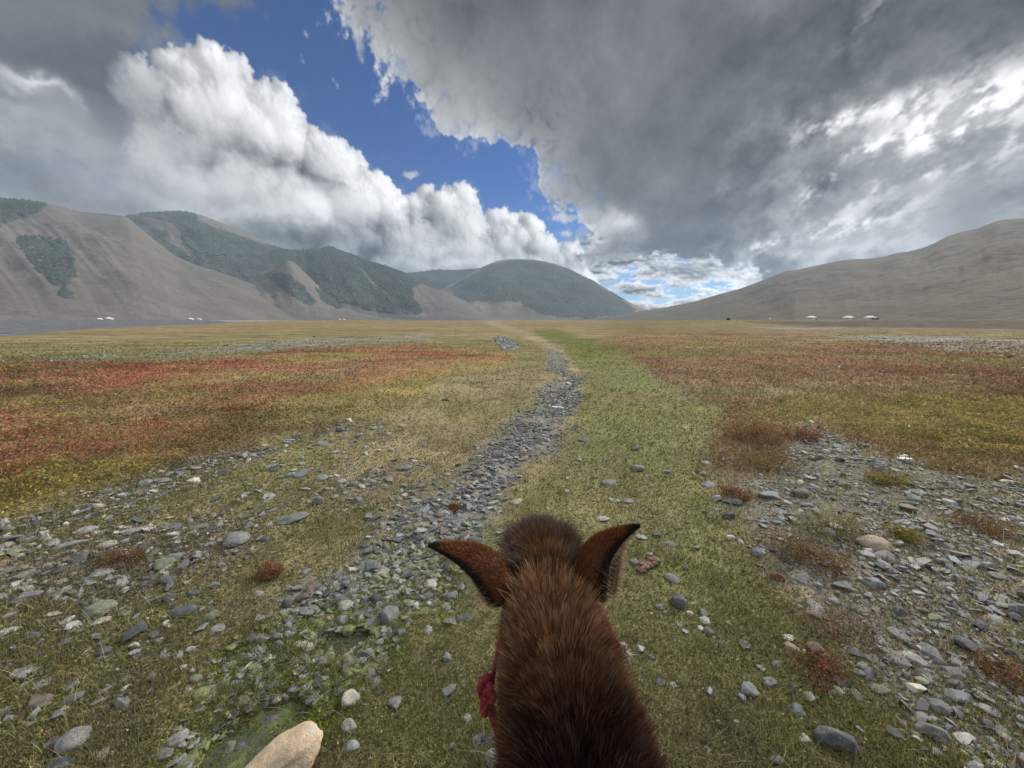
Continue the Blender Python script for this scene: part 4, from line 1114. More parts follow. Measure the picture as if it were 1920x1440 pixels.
L = r.uniform(0.018, 0.050, len(x)) * s * np.where(z['turf'] > 0.5, 0.72, 1.1)
blades('grass', x, y, c, L, 0.0042 * np.clip(d / 2.6, 0.8, 14) ** 0.85, r.uniform(0.1, 0.95, len(x)), r, 1)
# 2. ground-hugging leaves and litter that break the soil up
x, y, r = scatter_px(int(330000 * NF), (-350, 640, 2270, 1620), 402)
z = zones(x, y)
bare = np.maximum.reduce([z['grav'] * 0.97, z['rgrav'] * 0.75, z['pool'] * .9])
keep = (r.uniform(size=len(x)) > bare)
x, y = x[keep], y[keep]; z = {k: v[keep] for k, v in z.items()}
c = cover_colour(x, y, z, 0.40 * r.standard_normal(len(x)))
c = jitter_colour(c * 1.22, r, 0.10, 0.38 * np.clip(6 / z['d'], 0.25, 1.1), dry=0.12)
zz = gz_at(x, y) + r.uniform(0, 0.012, len(x)) + 0.05 * r.uniform(0, 1, len(x)) * z['carpet']
o = leaves('ground_cover', x, y, zz, c, 0.016 * np.clip(z['d'] / 2.8, 0.8, 12) ** 0.85 * r.uniform(0.6, 1.5, len(x)), r, aspect=0.6)
props(o, kind='stuff')
# 3. the carpet and the heath: knee-low bushy plants, mounded
def mound(x, y): return 0.5 + 0.5 * np.clip(fbm(x, y, 0.55, 3, 91, 0.6) * 1.3 + 0.25 * fbm(x, y, 3.0, 2, 92), -1, 1)
x, y, r = scatter_px(int(900000 * NF), (-420, 618, 2340, 1230), 403)
z = zones(x, y)
wgt = np.maximum(z['carpet'] * (0.18 + 0.82 * sstep(fbm(x, y, 1.1, 3, 97) + z['n3'] * .4, -0.6, 0.1)), z['heath'] * 0.60 * sstep(z['n1'] * .6 + z['n3'] * .6 + z['ryel'], -0.8, 0.2))
wgt = np.maximum(wgt, z['ryel'] * 0.8)
m_ = mound(x, y)
keep = r.uniform(size=len(x)) < wgt * (0.25 + 0.75 * m_) * (1 - z['grav']) * (1 - 0.8 * z['rgrav'])
x, y, m_ = x[keep], y[keep], m_[keep]; z = {k: v[keep] for k, v in z.items()}
d = z['d']
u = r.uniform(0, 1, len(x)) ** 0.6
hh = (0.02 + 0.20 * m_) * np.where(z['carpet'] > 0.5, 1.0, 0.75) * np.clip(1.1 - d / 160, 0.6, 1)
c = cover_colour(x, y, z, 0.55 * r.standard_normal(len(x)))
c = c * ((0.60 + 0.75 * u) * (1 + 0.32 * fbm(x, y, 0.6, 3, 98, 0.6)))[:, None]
c = jitter_colour(c * 1.15, r, 0.13, 0.26 * np.clip(8 / z['d'], 0.35, 1.1), dry=0.05)
s = 0.0150 * np.clip(d / 3.2, 0.8, 14) ** 0.85 * r.uniform(0.6, 1.5, len(x))
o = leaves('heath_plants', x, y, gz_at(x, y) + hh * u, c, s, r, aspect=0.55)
props(o, kind='stuff')
# 4. taller dry stalks
x, y, r = scatter_px(int(46000 * NF), (-350, 640, 2270, 1560), 404)
z = zones(x, y)
pr = 0.10 + 0.9 * sstep(z['n3'] + z['n1'] * 0.6, 0.0, 0.8) * (1 - z['turf'])
pr = pr * (1 - 0.85 * z['turf']) * (1 - 0.8 * z['carpet']) * (1 - z['pool'])
keep = r.uniform(size=len(x)) < pr
x, y = x[keep], y[keep]; d = np.hypot(x, y)
c = np.array([0.30, 0.255, 0.14]) * r.uniform(0.5, 1.25, (len(x), 1)) * (1 + 0.08 * r.standard_normal((len(x), 3)))
blades('dry_grass', x, y, c.clip(0.02, 0.6), r.uniform(0.06, 0.22, len(x)), 0.0022 * np.clip(d / 2.5, 0.9, 9), r.uniform(0.15, 0.9, len(x)), r, 2)
# 4a. single long straws lying and leaning near by
x, y, r = scatter_px(int(2600 * NF), (-350, 760, 2270, 1620), 424)
z = zones(x, y); keep = (r.uniform(size=len(x)) < 1 - 0.6 * z['rgrav']) & (z['d'] < 9)
x, y = x[keep], y[keep]
blades('straws', x, y, (np.array([0.36, 0.31, 0.19]) * r.uniform(0.6, 1.3, (len(x), 1))).clip(0, .6), r.uniform(0.08, 0.26, len(x)), 0.0024 * np.clip(np.hypot(x, y) / 2.5, 0.9, 4), r.uniform(0.80, 0.985, len(x)), r, 2)
# 4b. tufts: bunches of longer blades, green and dead together
x, y, r = scatter_px(int(3600 * NF), (-350, 655, 2270, 1560), 414)
z = zones(x, y); keep = (r.uniform(size=len(x)) < (0.25 + 0.75 * sstep(z['n1'] + z['n3'], -0.3, 0.7)) * (1 - 0.45 * z['turf']) * (1 - 0.85 * z['rgrav']) * (1 - 0.9 * z['grav']) * (1 - z['carpet'] * .9)) & (z['d'] < 30)
x, y = x[keep], y[keep]; nb_ = 34; n0 = len(x)
tr = 0.035 * np.repeat(r.uniform(0.5, 1.6, n0), nb_) * np.clip(np.repeat(np.hypot(x, y), nb_) / 5, 1, 4)
xx = np.repeat(x, nb_) + r.normal(0, 1, n0 * nb_) * tr; yy = np.repeat(y, nb_) + r.normal(0, 1, n0 * nb_) * tr
zt = zones(xx, yy); ct_ = cover_colour(xx, yy, zt, 0.3 * r.standard_normal(n0 * nb_)) * np.repeat(r.uniform(0.7, 1.25, n0), nb_)[:, None]
ct_ = jitter_colour(ct_, r, 0.1, 0.3, dry=np.repeat(r.uniform(0.1, 0.6, n0), nb_))
blades('grass_tufts', xx, yy, ct_, r.uniform(0.03, 0.10, len(xx)) * np.repeat(r.uniform(0.6, 1.2, n0), nb_), 0.0032 * np.clip(zt['d'] / 2.6, 0.9, 10), r.uniform(0.1, 0.9, len(xx)), r, 2)
# 5. long green weed in the wet bed
x, y, r = scatter_px(int(70000 * NF), (200, 980, 900, 1700), 405)
z = zones(x, y); keep = r.uniform(size=len(x)) < z['algae'] * 0.8
x, y = x[keep], y[keep]; z = {k: v[keep] for k, v in z.items()}
c = jitter_colour(np.tile(np.array([[0.150, 0.175, 0.045]]), (len(x), 1)), r, 0.12, 0.35, dry=0.08)
blades('water_weed', x, y, c, r.uniform(0.02, 0.09, len(x)), np.full(len(x), 0.0038), r.uniform(0.75, 0.99, len(x)), r, 2)
# moss and algae smeared over the wet stones
x, y, r = scatter_px(int(150000 * NF), (180, 980, 920, 1700), 415)
z = zones(x, y); keep = r.uniform(size=len(x)) < z['algae'] * sstep(fbm(x, y, 0.30, 3, 95) + z['n1'] * 0.4, -0.35, 0.25)
x, y = x[keep], y[keep]; z = {k: v[keep] for k, v in z.items()}
c = lerp(np.array([0.21, 0.235, 0.050]), np.array([0.115, 0.140, 0.040]), sstep(fbm(x, y, 0.22, 2, 96) + 0.5 * r.standard_normal(len(x)), -0.5, 0.7))
o = leaves('moss', x, y, gz_at(x, y) + r.uniform(0.004, 0.036, len(x)), jitter_colour(c, r, 0.08, 0.22), r.uniform(0.006, 0.014, len(x)), r, aspect=0.8, flat=0.2)
props(o, kind='stuff')

# ------------------------------------------------------------------ single bushes standing in the gravel and the grass
BUSH = [  # px, py(base), width px, height px, colours, label
 (505, 1084, 44, 34, 'red', 'small orange red bush in the left grass beside dark gravel'),
 (852, 952, 24, 14, 'red', 'tiny red plant in the middle of the gravel streak'),
 (232, 1052, 70, 34, 'rust', 'low rusty plant behind dark stones on the left'),
 (1556, 1005, 110, 62, 'yel', 'yellow green bush in the gravel right of the tan slab of rock'),
 (1468, 1040, 120, 70, 'mix', 'olive and orange bush beside the upright bluish stone'),
 (1535, 1062, 90, 44, 'rust', 'rusty bush just above the dark red stone'),
 (1590, 1196, 150, 76, 'redg', 'wide red and green bush between grey stones on the right'),
 (1545, 1262, 110, 44, 'red', 'low red bush nearer than the wide red and green one'),
 (1412, 822, 90, 40, 'rust', 'reddish brown bush on the edge of the green turf'),
 (1500, 822, 70, 34, 'red', 'dark red bush at the tip of the right gravel'),
 (1440, 872, 110, 40, 'mix', 'spreading olive bush left of the right gravel'),
 (1838, 988, 100, 34, 'rust', 'brownish bush far right among slate pieces'),
 (1700, 1014, 66, 28, 'yel', 'small yellow green plant beyond the tan slab'),
 (1885, 1262, 90, 40, 'rust', 'rusty bush at the right edge of the gravel'),
 (1375, 936, 70, 30, 'rust', 'low brown plant behind dark stones right of the turf'),
 (1660, 905, 70, 26, 'yel', 'small olive plant at the far side of the right gravel'),
 (1790, 880, 120, 30, 'mix', 'olive mound of plants on the far edge of the right gravel'),
]
BC = dict(red=[(0.22, 0.085, 0.050), (0.27, 0.135, 0.065), (0.16, 0.060, 0.042), (0.15, 0.12, 0.06)], rust=[(0.19, 0.085, 0.045), (0.13, 0.09, 0.045), (0.24, 0.13, 0.06)], yel=[(0.20, 0.175, 0.045), (0.13, 0.135, 0.035), (0.25, 0.17, 0.05)],
          mix=[(0.13, 0.12, 0.04), (0.20, 0.15, 0.045), (0.27, 0.12, 0.05), (0.09, 0.095, 0.035)], redg=[(0.20, 0.07, 0.045), (0.24, 0.10, 0.06), (0.12, 0.13, 0.05), (0.15, 0.08, 0.045), (0.14, 0.14, 0.055)])
M_stem, b = material('twig', 0.8, 0.2); b.inputs['Base Color'].default_value = (0.13, 0.085, 0.055, 1)
r = np.random.default_rng(77)
for px, py, wp, hp, kc, lab in BUSH:
    x0, y0 = on_ground(px, py); dep = y0 * CP + CAM_H * SP
    W = wp / FPX * dep * 0.5; Hh = max(hp / FPX * dep * 0.9, 0.05)
    Hh = min(Hh, 0.26)
    z0 = float(gz_at(x0, y0)[0])
    e = bpy.data.objects.new('bush', None); COL.objects.link(e); e.location = (x0, y0, z0)
    props(e, lab, 'bush', 'bushes growing out of the gravel and grass')
    ns = 46; yaw = r.uniform(0, 6.28, ns); rad_ = W * np.sqrt(r.uniform(0, 1, ns)); bx, by = np.cos(yaw) * rad_, np.sin(yaw) * rad_ * 0.8
    tops = np.stack([bx * 1.15, by * 1.15, Hh * (0.5 + 0.6 * r.uniform(0, 1, ns)) * (1 - 0.45 * (rad_ / W) ** 2)], -1)
    bases = np.stack([bx * 0.6, by * 0.6, np.full(ns, -0.01)], -1)
    wv = 0.0018 * max(dep / 2.5, 1)
    V = np.stack([bases + [wv, 0, 0], bases - [wv, 0, 0], bases + [0, wv, 0], tops], 1)
    Fs = np.concatenate([np.arange(ns)[:, None] * 4 + np.array([[a, b_, 3]]) for a, b_ in ((0, 1), (1, 2), (2, 0))])
    np_mesh('stem', V.reshape(-1, 3), Fs, M_stem, False, parent=e)
    nl = 1500; k = r.integers(0, ns, nl); t = r.uniform(0.25, 1.05, nl)[:, None]
    P_ = bases[k] * (1 - t) + tops[k] * t + r.normal(0, 0.16 * W, (nl, 3)) * [1, 1, 0.35]
    P_[:, 2] = np.maximum(P_[:, 2], 0.003)
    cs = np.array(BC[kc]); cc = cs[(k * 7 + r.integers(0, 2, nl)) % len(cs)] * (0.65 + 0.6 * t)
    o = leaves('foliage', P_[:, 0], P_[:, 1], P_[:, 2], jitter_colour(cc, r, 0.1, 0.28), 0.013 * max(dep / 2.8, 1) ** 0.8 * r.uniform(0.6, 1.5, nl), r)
    o.parent = e
# ------------------------------------------------------------------ the horse: one continuous body
def loft(pts, nseg=20):
    """closed tube through (x, y, z, half width, half height); rings square to the path"""
    P = np.array([p[:3] for p in pts], float); A = np.array([p[3] for p in pts]); B = np.array([p[4] for p in pts])
    # resample smoothly
    t = np.arange(len(P)); tt = np.linspace(0, len(P) - 1, (len(P) - 1) * 6 + 1)
    def cr(v):
        v = np.asarray(v, float); out = []
        for q in tt:
            i = min(int(q), len(P) - 2); u = q - i
            p0, p1, p2, p3 = v[max(i - 1, 0)], v[i], v[i + 1], v[min(i + 2, len(P) - 1)]
            out.append(0.5 * ((2 * p1) + (-p0 + p2) * u + (2 * p0 - 5 * p1 + 4 * p2 - p3) * u * u + (-p0 + 3 * p1 - 3 * p2 + p3) * u ** 3))
        return np.array(out)
    P, A, B = cr(P), np.maximum(cr(A), 0.004), np.maximum(cr(B), 0.004)
    T = np.gradient(P, axis=0); T /= np.linalg.norm(T, axis=1)[:, None]
    side = np.cross(T, [0.0, 0.0, 1.0]); bad = np.linalg.norm(side, axis=1) < 0.15
    side[bad] = [1, 0, 0]; side /= np.linalg.norm(side, axis=1)[:, None]
    side[side[:, 0] < 0] *= -1
    up = np.cross(side, T)
    an = np.linspace(0, 2 * math.pi, nseg, endpoint=False)
    R = P[:, None] + side[:, None] * (np.cos(an)[None, :, None] * A[:, None, None]) + up[:, None] * (np.sin(an)[None, :, None] * B[:, None, None])
    n = len(P); V = np.concatenate([R.reshape(-1, 3), P[:1], P[-1:]])
    idx = np.arange(n * nseg).reshape(n, nseg); nx = np.roll(idx, -1, 1)
    F1 = np.stack([idx[:-1], idx[1:], nx[1:], nx[:-1]], -1).reshape(-1, 4)
    F2 = np.stack([idx[0], nx[0], np.full(nseg, n * nseg)], -1); F3 = np.stack([nx[-1], idx[-1], np.full(nseg, n * nseg + 1)], -1)
    return V, F1, np.concatenate([F2, F3])
def ell(c, r3): # short fat tube as an ellipsoid
    c = np.array(c); k = [(-1, .05), (-.8, .6), (-.4, .92), (0, 1), (.4, .92), (.8, .6), (1, .05)]
    return [(c[0], c[1] + r3[1] * a, c[2], r3[0] * b, r3[2] * b) for a, b in k]
HX = 0.088
def NX_(y): return np.interp(y, [0.06, 0.22, 0.38, 0.52, 0.64, 0.76], [0.125, 0.125, 0.112, 0.092, 0.080, 0.073])
tubes = []
tubes.append([(0.11, -1.42, 1.06, .05, .06), (0.11, -1.36, 1.08, .15, .17), (0.11, -1.2, 1.07, .23, .25), (0.11, -0.95, 1.05, .27, .27), (0.11, -0.6, 0.99, .29, .29), (0.11, -0.25, 0.99, .28, .31), (0.11, 0.02, 1.01, .24, .30), (0.11, 0.2, 0.99, .19, .24), (0.11, 0.33, 0.97, .12, .15), (0.11, 0.38, 0.97, .04, .05)])
tubes.append([(0.11, -0.10, 1.10, .13, .20), (0.125, 0.06, 1.14, .180, .235), (0.125, 0.22, 1.235, .160, .20), (0.112, 0.38, 1.325, .137, .160), (0.092, 0.52, 1.405, .110, .135), (0.080, 0.64, 1.465, .102, .110), (0.074, 0.74, 1.500, .088, .094), (0.073, 0.80, 1.512, .055, .065)])
tubes.append([(0.074, 0.72, 1.50, .05, .05), (0.074, 0.78, 1.500, .080, .085), (0.072, 0.87, 1.470, .092, .100), (0.070, 0.95, 1.390, .090, .105), (0.070, 1.02, 1.28, .074, .090), (0.070, 1.09, 1.16, .060, .070), (0.070, 1.14, 1.07, .056, .062), (0.070, 1.165, 1.03, .05, .05), (0.07, 1.17, 1.01, .02, .02)])
tubes.append([(0.072, 0.80, 1.42, .03, .03), (0.072, 0.82, 1.38, .065, .085), (0.072, 0.88, 1.33, .066, .10), (0.072, 0.96, 1.25, .05, .06), (0.072, 1.02, 1.18, .03, .03)])
for s_ in (-1, 1):
    tubes.append(ell((0.071 + s_ * 0.078, 0.945, 1.415), (.022, .034, .026)))
    tubes.append(ell((0.070 + s_ * 0.036, 1.145, 1.085), (.018, .02, .022)))
    fx = 0.11 + s_ * 0.145; fo = 0.10 if s_ > 0 else -0.04
    tubes.append([(0.11 + s_ * 0.13, 0.02, 1.10, .08, .09), (fx, 0.08, 0.92, .09, .13), (fx, 0.06 + fo * .2, 0.72, .065, .08), (fx, 0.08 + fo * .5, 0.56, .048, .055), (fx, 0.10 + fo * .8, 0.43, .042, .044), (fx, 0.09 + fo * .9, 0.36, .030, .032),
                  (fx, 0.08 + fo, 0.20, .026, .028), (fx, 0.09 + fo, 0.135, .034, .036), (fx, 0.12 + fo, 0.075, .034, .036), (fx, 0.135 + fo, 0.045, .050, .052), (fx, 0.145 + fo, 0.004, .058, .060), (fx, 0.145 + fo, 0.0, .02, .02)])
    ho = -0.06 if s_ > 0 else 0.08
    tubes.append([(0.11 + s_ * 0.11, -1.12, 1.12, .12, .13), (0.11 + s_ * 0.14, -1.10, 0.96, .13, .20), (0.11 + s_ * 0.15, -1.02 + ho * .2, 0.78, .10, .14), (0.11 + s_ * 0.145, -1.12 + ho * .5, 0.62, .065, .08), (0.11 + s_ * 0.14, -1.24 + ho, 0.50, .042, .055), (0.11 + s_ * 0.14, -1.25 + ho, 0.42, .034, .042),
                  (0.11 + s_ * 0.14, -1.22 + ho, 0.22, .028, .032), (0.11 + s_ * 0.14, -1.21 + ho, 0.14, .036, .038), (0.11 + s_ * 0.14, -1.18 + ho, 0.075, .036, .036), (0.11 + s_ * 0.14, -1.165 + ho, 0.045, .052, .054), (0.11 + s_ * 0.14, -1.155 + ho, 0.004, .06, .062), (0.11 + s_ * 0.14, -1.155 + ho, 0.0, .02, .02)])
VV, F4, F3_, base = [], [], [], 0
for t_ in tubes:
    v, a, b_ = loft(t_); VV.append(v); F4.append(a + base); F3_.append(b_ + base); base += len(v)
tmp = np_mesh('tmp_body', np.concatenate(VV), [np.concatenate(F4), np.concatenate(F3_)], None)
md = tmp.modifiers.new('r', 'REMESH'); md.mode = 'VOXEL'; md.voxel_size = 0.009; md.adaptivity = 0.0
md2 = tmp.modifiers.new('s', 'SMOOTH'); md2.factor = 0.6; md2.iterations = 10
dg = bpy.context.evaluated_depsgraph_get()
bme = bpy.data.meshes.new_from_object(tmp.evaluated_get(dg))
bpy.data.objects.remove(tmp)
nv = len(bme.vertices); co = np.empty(nv * 3, np.float32); bme.vertices.foreach_get('co', co); co = co.reshape(-1, 3).astype(float)
nrm = np.empty(nv * 3, np.float32); bme.vertices.foreach_get('normal', nrm); nrm = nrm.reshape(-1, 3).astype(float)
def coat(x, y, z):
    """skin and coat colour over the horse"""
    t = sstep(y, 0.36, 0.70)[..., None]
    c = np.array([0.034, 0.015, 0.010]) * (1 - t) + np.array([0.085, 0.034, 0.015]) * t
    leg = sstep(z, 0.62, 0.40)[..., None]
    return c * (1 - leg) + np.array([0.015, 0.012, 0.011]) * leg
bc = coat(co[:, 0], co[:, 1], co[:, 2])
at = bme.attributes.new('tint', 'FLOAT_COLOR', 'POINT'); at.data.foreach_set('color', np.concatenate([bc, np.ones((nv, 1))], 1).astype(np.float32).ravel())
M_hide, b = material('hide', 0.6, 0.3); S.put(b.inputs['Base Color'], attr('tint'))
S.put(b.inputs['Normal'], bump(noise(vmath('MULTIPLY', texco(), (1.0, 0.25, 0.25)), 220.0, 3.0, 0.6), 0.6, 0.004))
M_hair = bpy.data.materials.new('horse_hair'); M_hair.use_nodes = True
S.nt = M_hair.node_tree; b = S.nt.nodes['Principled BSDF']; b.inputs['Roughness'].default_value = 0.48; b.inputs['Specular IOR Level'].default_value = 0.35
S.put(b.inputs['Base Color'], attr('tint'))
bme.materials.clear(); bme.materials.append(M_hide)
bme.polygons.foreach_set('use_smooth', np.ones(len(bme.polygons), bool))
horse = bpy.data.objects.new('horse', bme); bme.name = 'horse'; COL.objects.link(horse)
props(horse, 'reddish brown horse walking up the track, seen from its back between the ears', 'horse')

def strands(name, P, D, L, W, cr, ct, r, parent, bend=0.35, segs=3):
    """hairs as tapering ribbons; P roots, D directions, L lengths, cr/ct colours at root and tip"""
    n = len(P)
    D = D / np.linalg.norm(D, axis=1)[:, None]
    q = r.standard_normal((n, 3)); sd = np.cross(D, q); sd /= np.linalg.norm(sd, axis=1)[:, None] + 1e-9
    bd = r.standard_normal((n, 3)) * 0.5 + np.array([0, 0, -0.55]); rows, cols = [], []
    for k in range(segs + 1):
        u = k / segs
        C_ = P + D * (L * u)[:, None] + bd * (L * bend * u * u)[:, None]
        w = W * (1 - u) ** 0.7 * 0.5
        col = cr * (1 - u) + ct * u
        if k < segs:
            rows += [C_ + sd * w[:, None], C_ - sd * w[:, None]]; cols += [col, col]
        else:
            rows.append(C_); cols.append(col)
    V = np.stack(rows, 1); Cc = np.stack(cols, 1); m = V.shape[1]; b_ = np.arange(n)[:, None] * m
    faces = [np.concatenate([b_ + np.array([[2 * k, 2 * k + 1, 2 * k + 3, 2 * k + 2]]) for k in range(segs - 1)]), b_ + np.array([[2 * segs - 2, 2 * segs - 1, 2 * segs]])]
    return np_mesh(name, V.reshape(-1, 3), faces, M_hair, True, parent=parent, colattr={'tint': Cc.reshape(-1, 3).clip(0.004, 0.8)})

# roots spread over the skin by area
bme.calc_loop_triangles()
nt_ = len(bme.loop_triangles); tri = np.empty(nt_ * 3, np.int32); bme.loop_triangles.foreach_get('vertices', tri); tri = tri.reshape(-1, 3)
ta, tb, tc_ = co[tri[:, 0]], co[tri[:, 1]], co[tri[:, 2]]
area = 0.5 * np.linalg.norm(np.cross(tb - ta, tc_ - ta), axis=1); cen_ = (ta + tb + tc_) / 3
rh = np.random.default_rng(31)
def roots(n, wfun):
    w = area * wfun(cen_); w = w / w.sum(); i = rh.choice(nt_, n, p=w)
    u = rh.uniform(size=(n, 1)); v = rh.uniform(size=(n, 1)); sw = (u + v) > 1; u = np.where(sw, 1 - u, u); v = np.where(sw, 1 - v, v)
    P = ta[i] * (1 - u - v) + tb[i] * u + tc_[i] * v
    N = nrm[tri[i, 0]] * (1 - u - v) + nrm[tri[i, 1]] * u + nrm[tri[i, 2]] * v
    return P, N / np.linalg.norm(N, axis=1)[:, None]
TN = np.array([0.0, 0.80, 0.60])       # along the neck towards the poll
# clumping: neighbouring hairs lean together
def clump(P, s=60.0, seed=0):
    return np.stack([vnoise(P[:, 0] * s + 3, P[:, 1] * s + P[:, 2] * s * .6, 7 + seed), vnoise(P[:, 1] * s, P[:, 0] * s * 1.1 + P[:, 2] * s * .5, 8 + seed), vnoise(P[:, 0] * s * .9 + P[:, 2] * s, P[:, 1] * s, 9 + seed)], -1)
# short coat on sides of neck, head, shoulders
P, N = roots(70000, lambda c: sstep(c[:, 2], 1.0, 1.2) * sstep(c[:, 1], -0.1, 0.1) + 0.03)
dd = N * 0.55 + np.array([0, -0.35, -0.55]) * 0.6 + clump(P, 45) * 0.22 + rh.standard_normal(P.shape) * 0.10
base_c = coat(P[:, 0], P[:, 1], P[:, 2])
k = np.exp(0.3 * rh.standard_normal((len(P), 1)))
strands('coat_hair', P, dd, rh.uniform(0.008, 0.018, len(P)), rh.uniform(0.0008, 0.0015, len(P)), base_c * k * 0.7, base_c * k * 1.7, rh, horse, 0.3, 2)
# the thick bristling mane along the crest
def crest_w(c):
    dx_ = np.abs(c[:, 0] - NX_(c[:, 1]))
    # the upward, rearward facing band of the neck
    return (c[:, 1] > -0.02) * (c[:, 1] < 0.80) * sstep(dx_, 0.135, 0.085) * sstep(c[:, 2] - (1.02 + 0.62 * c[:, 1]), 0.10, 0.20)
P, N = roots(150000, crest_w)
cl = clump(P, 38, 3) + 0.6 * clump(P, 110, 5)
dxr = (P[:, 0] - NX_(P[:, 1])) / 0.11
dd = N * 0.95 + TN * 0.42 + np.stack([dxr * 0.18, 0 * dxr, 0 * dxr], -1) + cl * 0.26 + rh.standard_normal(P.shape) * 0.11
up_ = sstep(P[:, 1] + 0.03 * fbm(P[:, 0], P[:, 1], 0.07, 3, 5), 0.42, 0.70)[:, None]  # lower mane darker: two-tone hair, with the rider's shade put into its colour
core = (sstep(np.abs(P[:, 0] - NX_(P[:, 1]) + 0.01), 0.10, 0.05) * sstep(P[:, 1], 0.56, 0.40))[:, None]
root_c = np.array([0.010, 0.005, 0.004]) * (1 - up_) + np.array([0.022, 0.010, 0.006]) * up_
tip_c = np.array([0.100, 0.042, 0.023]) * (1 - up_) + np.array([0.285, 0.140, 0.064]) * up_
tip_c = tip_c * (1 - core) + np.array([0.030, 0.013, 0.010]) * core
k = np.exp(0.55 * rh.standard_normal((len(P), 1))) * (1 + 0.5 * vnoise(P[:, 0] * 130, P[:, 1] * 70, 4)[:, None] + 0.25 * vnoise(P[:, 0] * 30, P[:, 1] * 25, 6)[:, None])
gold = (rh.uniform(size=len(P)) < 0.05 + 0.07 * up_[:, 0])[:, None]
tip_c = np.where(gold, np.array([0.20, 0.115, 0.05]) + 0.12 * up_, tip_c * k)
Lh = rh.uniform(0.016, 0.050, len(P)) * (1.0 - 0.30 * sstep(np.abs(dxr), 0.6, 1.1)) * (1 + 0.25 * vnoise(P[:, 0] * 60, P[:, 1] * 60, 14))
# grey-dark poll either side of the rusty tongue
tongue = 0.014 + 0.10 * np.clip((0.80 - P[:, 1]) / 0.16, 0, 1)
darkp = (sstep(np.abs(P[:, 0] - NX_(P[:, 1])), tongue, tongue + 0.012) * sstep(P[:, 1], 0.66, 0.72))[:, None]
tip_c = tip_c * (1 - darkp) + np.array([0.055, 0.036, 0.030]) * k * darkp; root_c = root_c * (1 - darkp) + np.array([0.018, 0.013, 0.013]) * darkp
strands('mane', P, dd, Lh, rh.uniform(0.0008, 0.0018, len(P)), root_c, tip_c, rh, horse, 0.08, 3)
# the forelock and poll tuft between and before the ears
P, N = roots(26000, lambda c: (c[:, 1] > 0.74) * (c[:, 1] < 0.965) * (c[:, 2] > 1.47) * sstep(np.abs(c[:, 0] - 0.073), 0.085, 0.045))
dxr = (P[:, 0] - 0.073) / 0.08
dd = N * 0.8 + np.array([0, 0.1, 0.55]) + np.stack([dxr * 0.35, 0 * dxr, 0 * dxr], -1) + clump(P, 40, 9) * 0.40 + rh.standard_normal(P.shape) * 0.16
k = np.exp(0.35 * rh.standard_normal((len(P), 1)))
mid = sstep(np.abs(P[:, 0] - 0.072), 0.035, 0.015)[:, None] * sstep(P[:, 1], 0.86, 0.78)[:, None]
strands('forelock', P, dd, rh.uniform(0.024, 0.060, len(P)) * (1 + 0.3 * vnoise(P[:, 0] * 70, P[:, 1] * 70, 15)), rh.uniform(0.0008, 0.0016, len(P)), np.tile([[0.022, 0.014, 0.012]], (len(P), 1)),
        (np.array([0.140, 0.090, 0.062]) * (1 - mid) + np.array([0.22, 0.095, 0.038]) * mid) * k, rh, horse, 0.25, 3)
# tail
n_ = 2500; P = np.array([0.11, -1.43, 1.10]) + rh.normal(0, 0.02, (n_, 3)); dd = np.tile([[0, -0.28, -1.0]], (n_, 1)) + rh.normal(0, 0.06, (n_, 3))
strands('tail', P, dd, rh.uniform(0.45, 0.85, n_), np.full(n_, 0.003), np.tile([[0.03, 0.015, 0.01]], (n_, 1)), np.tile([[0.02, 0.013, 0.01]], (n_, 1)), rh, horse, 0.05, 4)

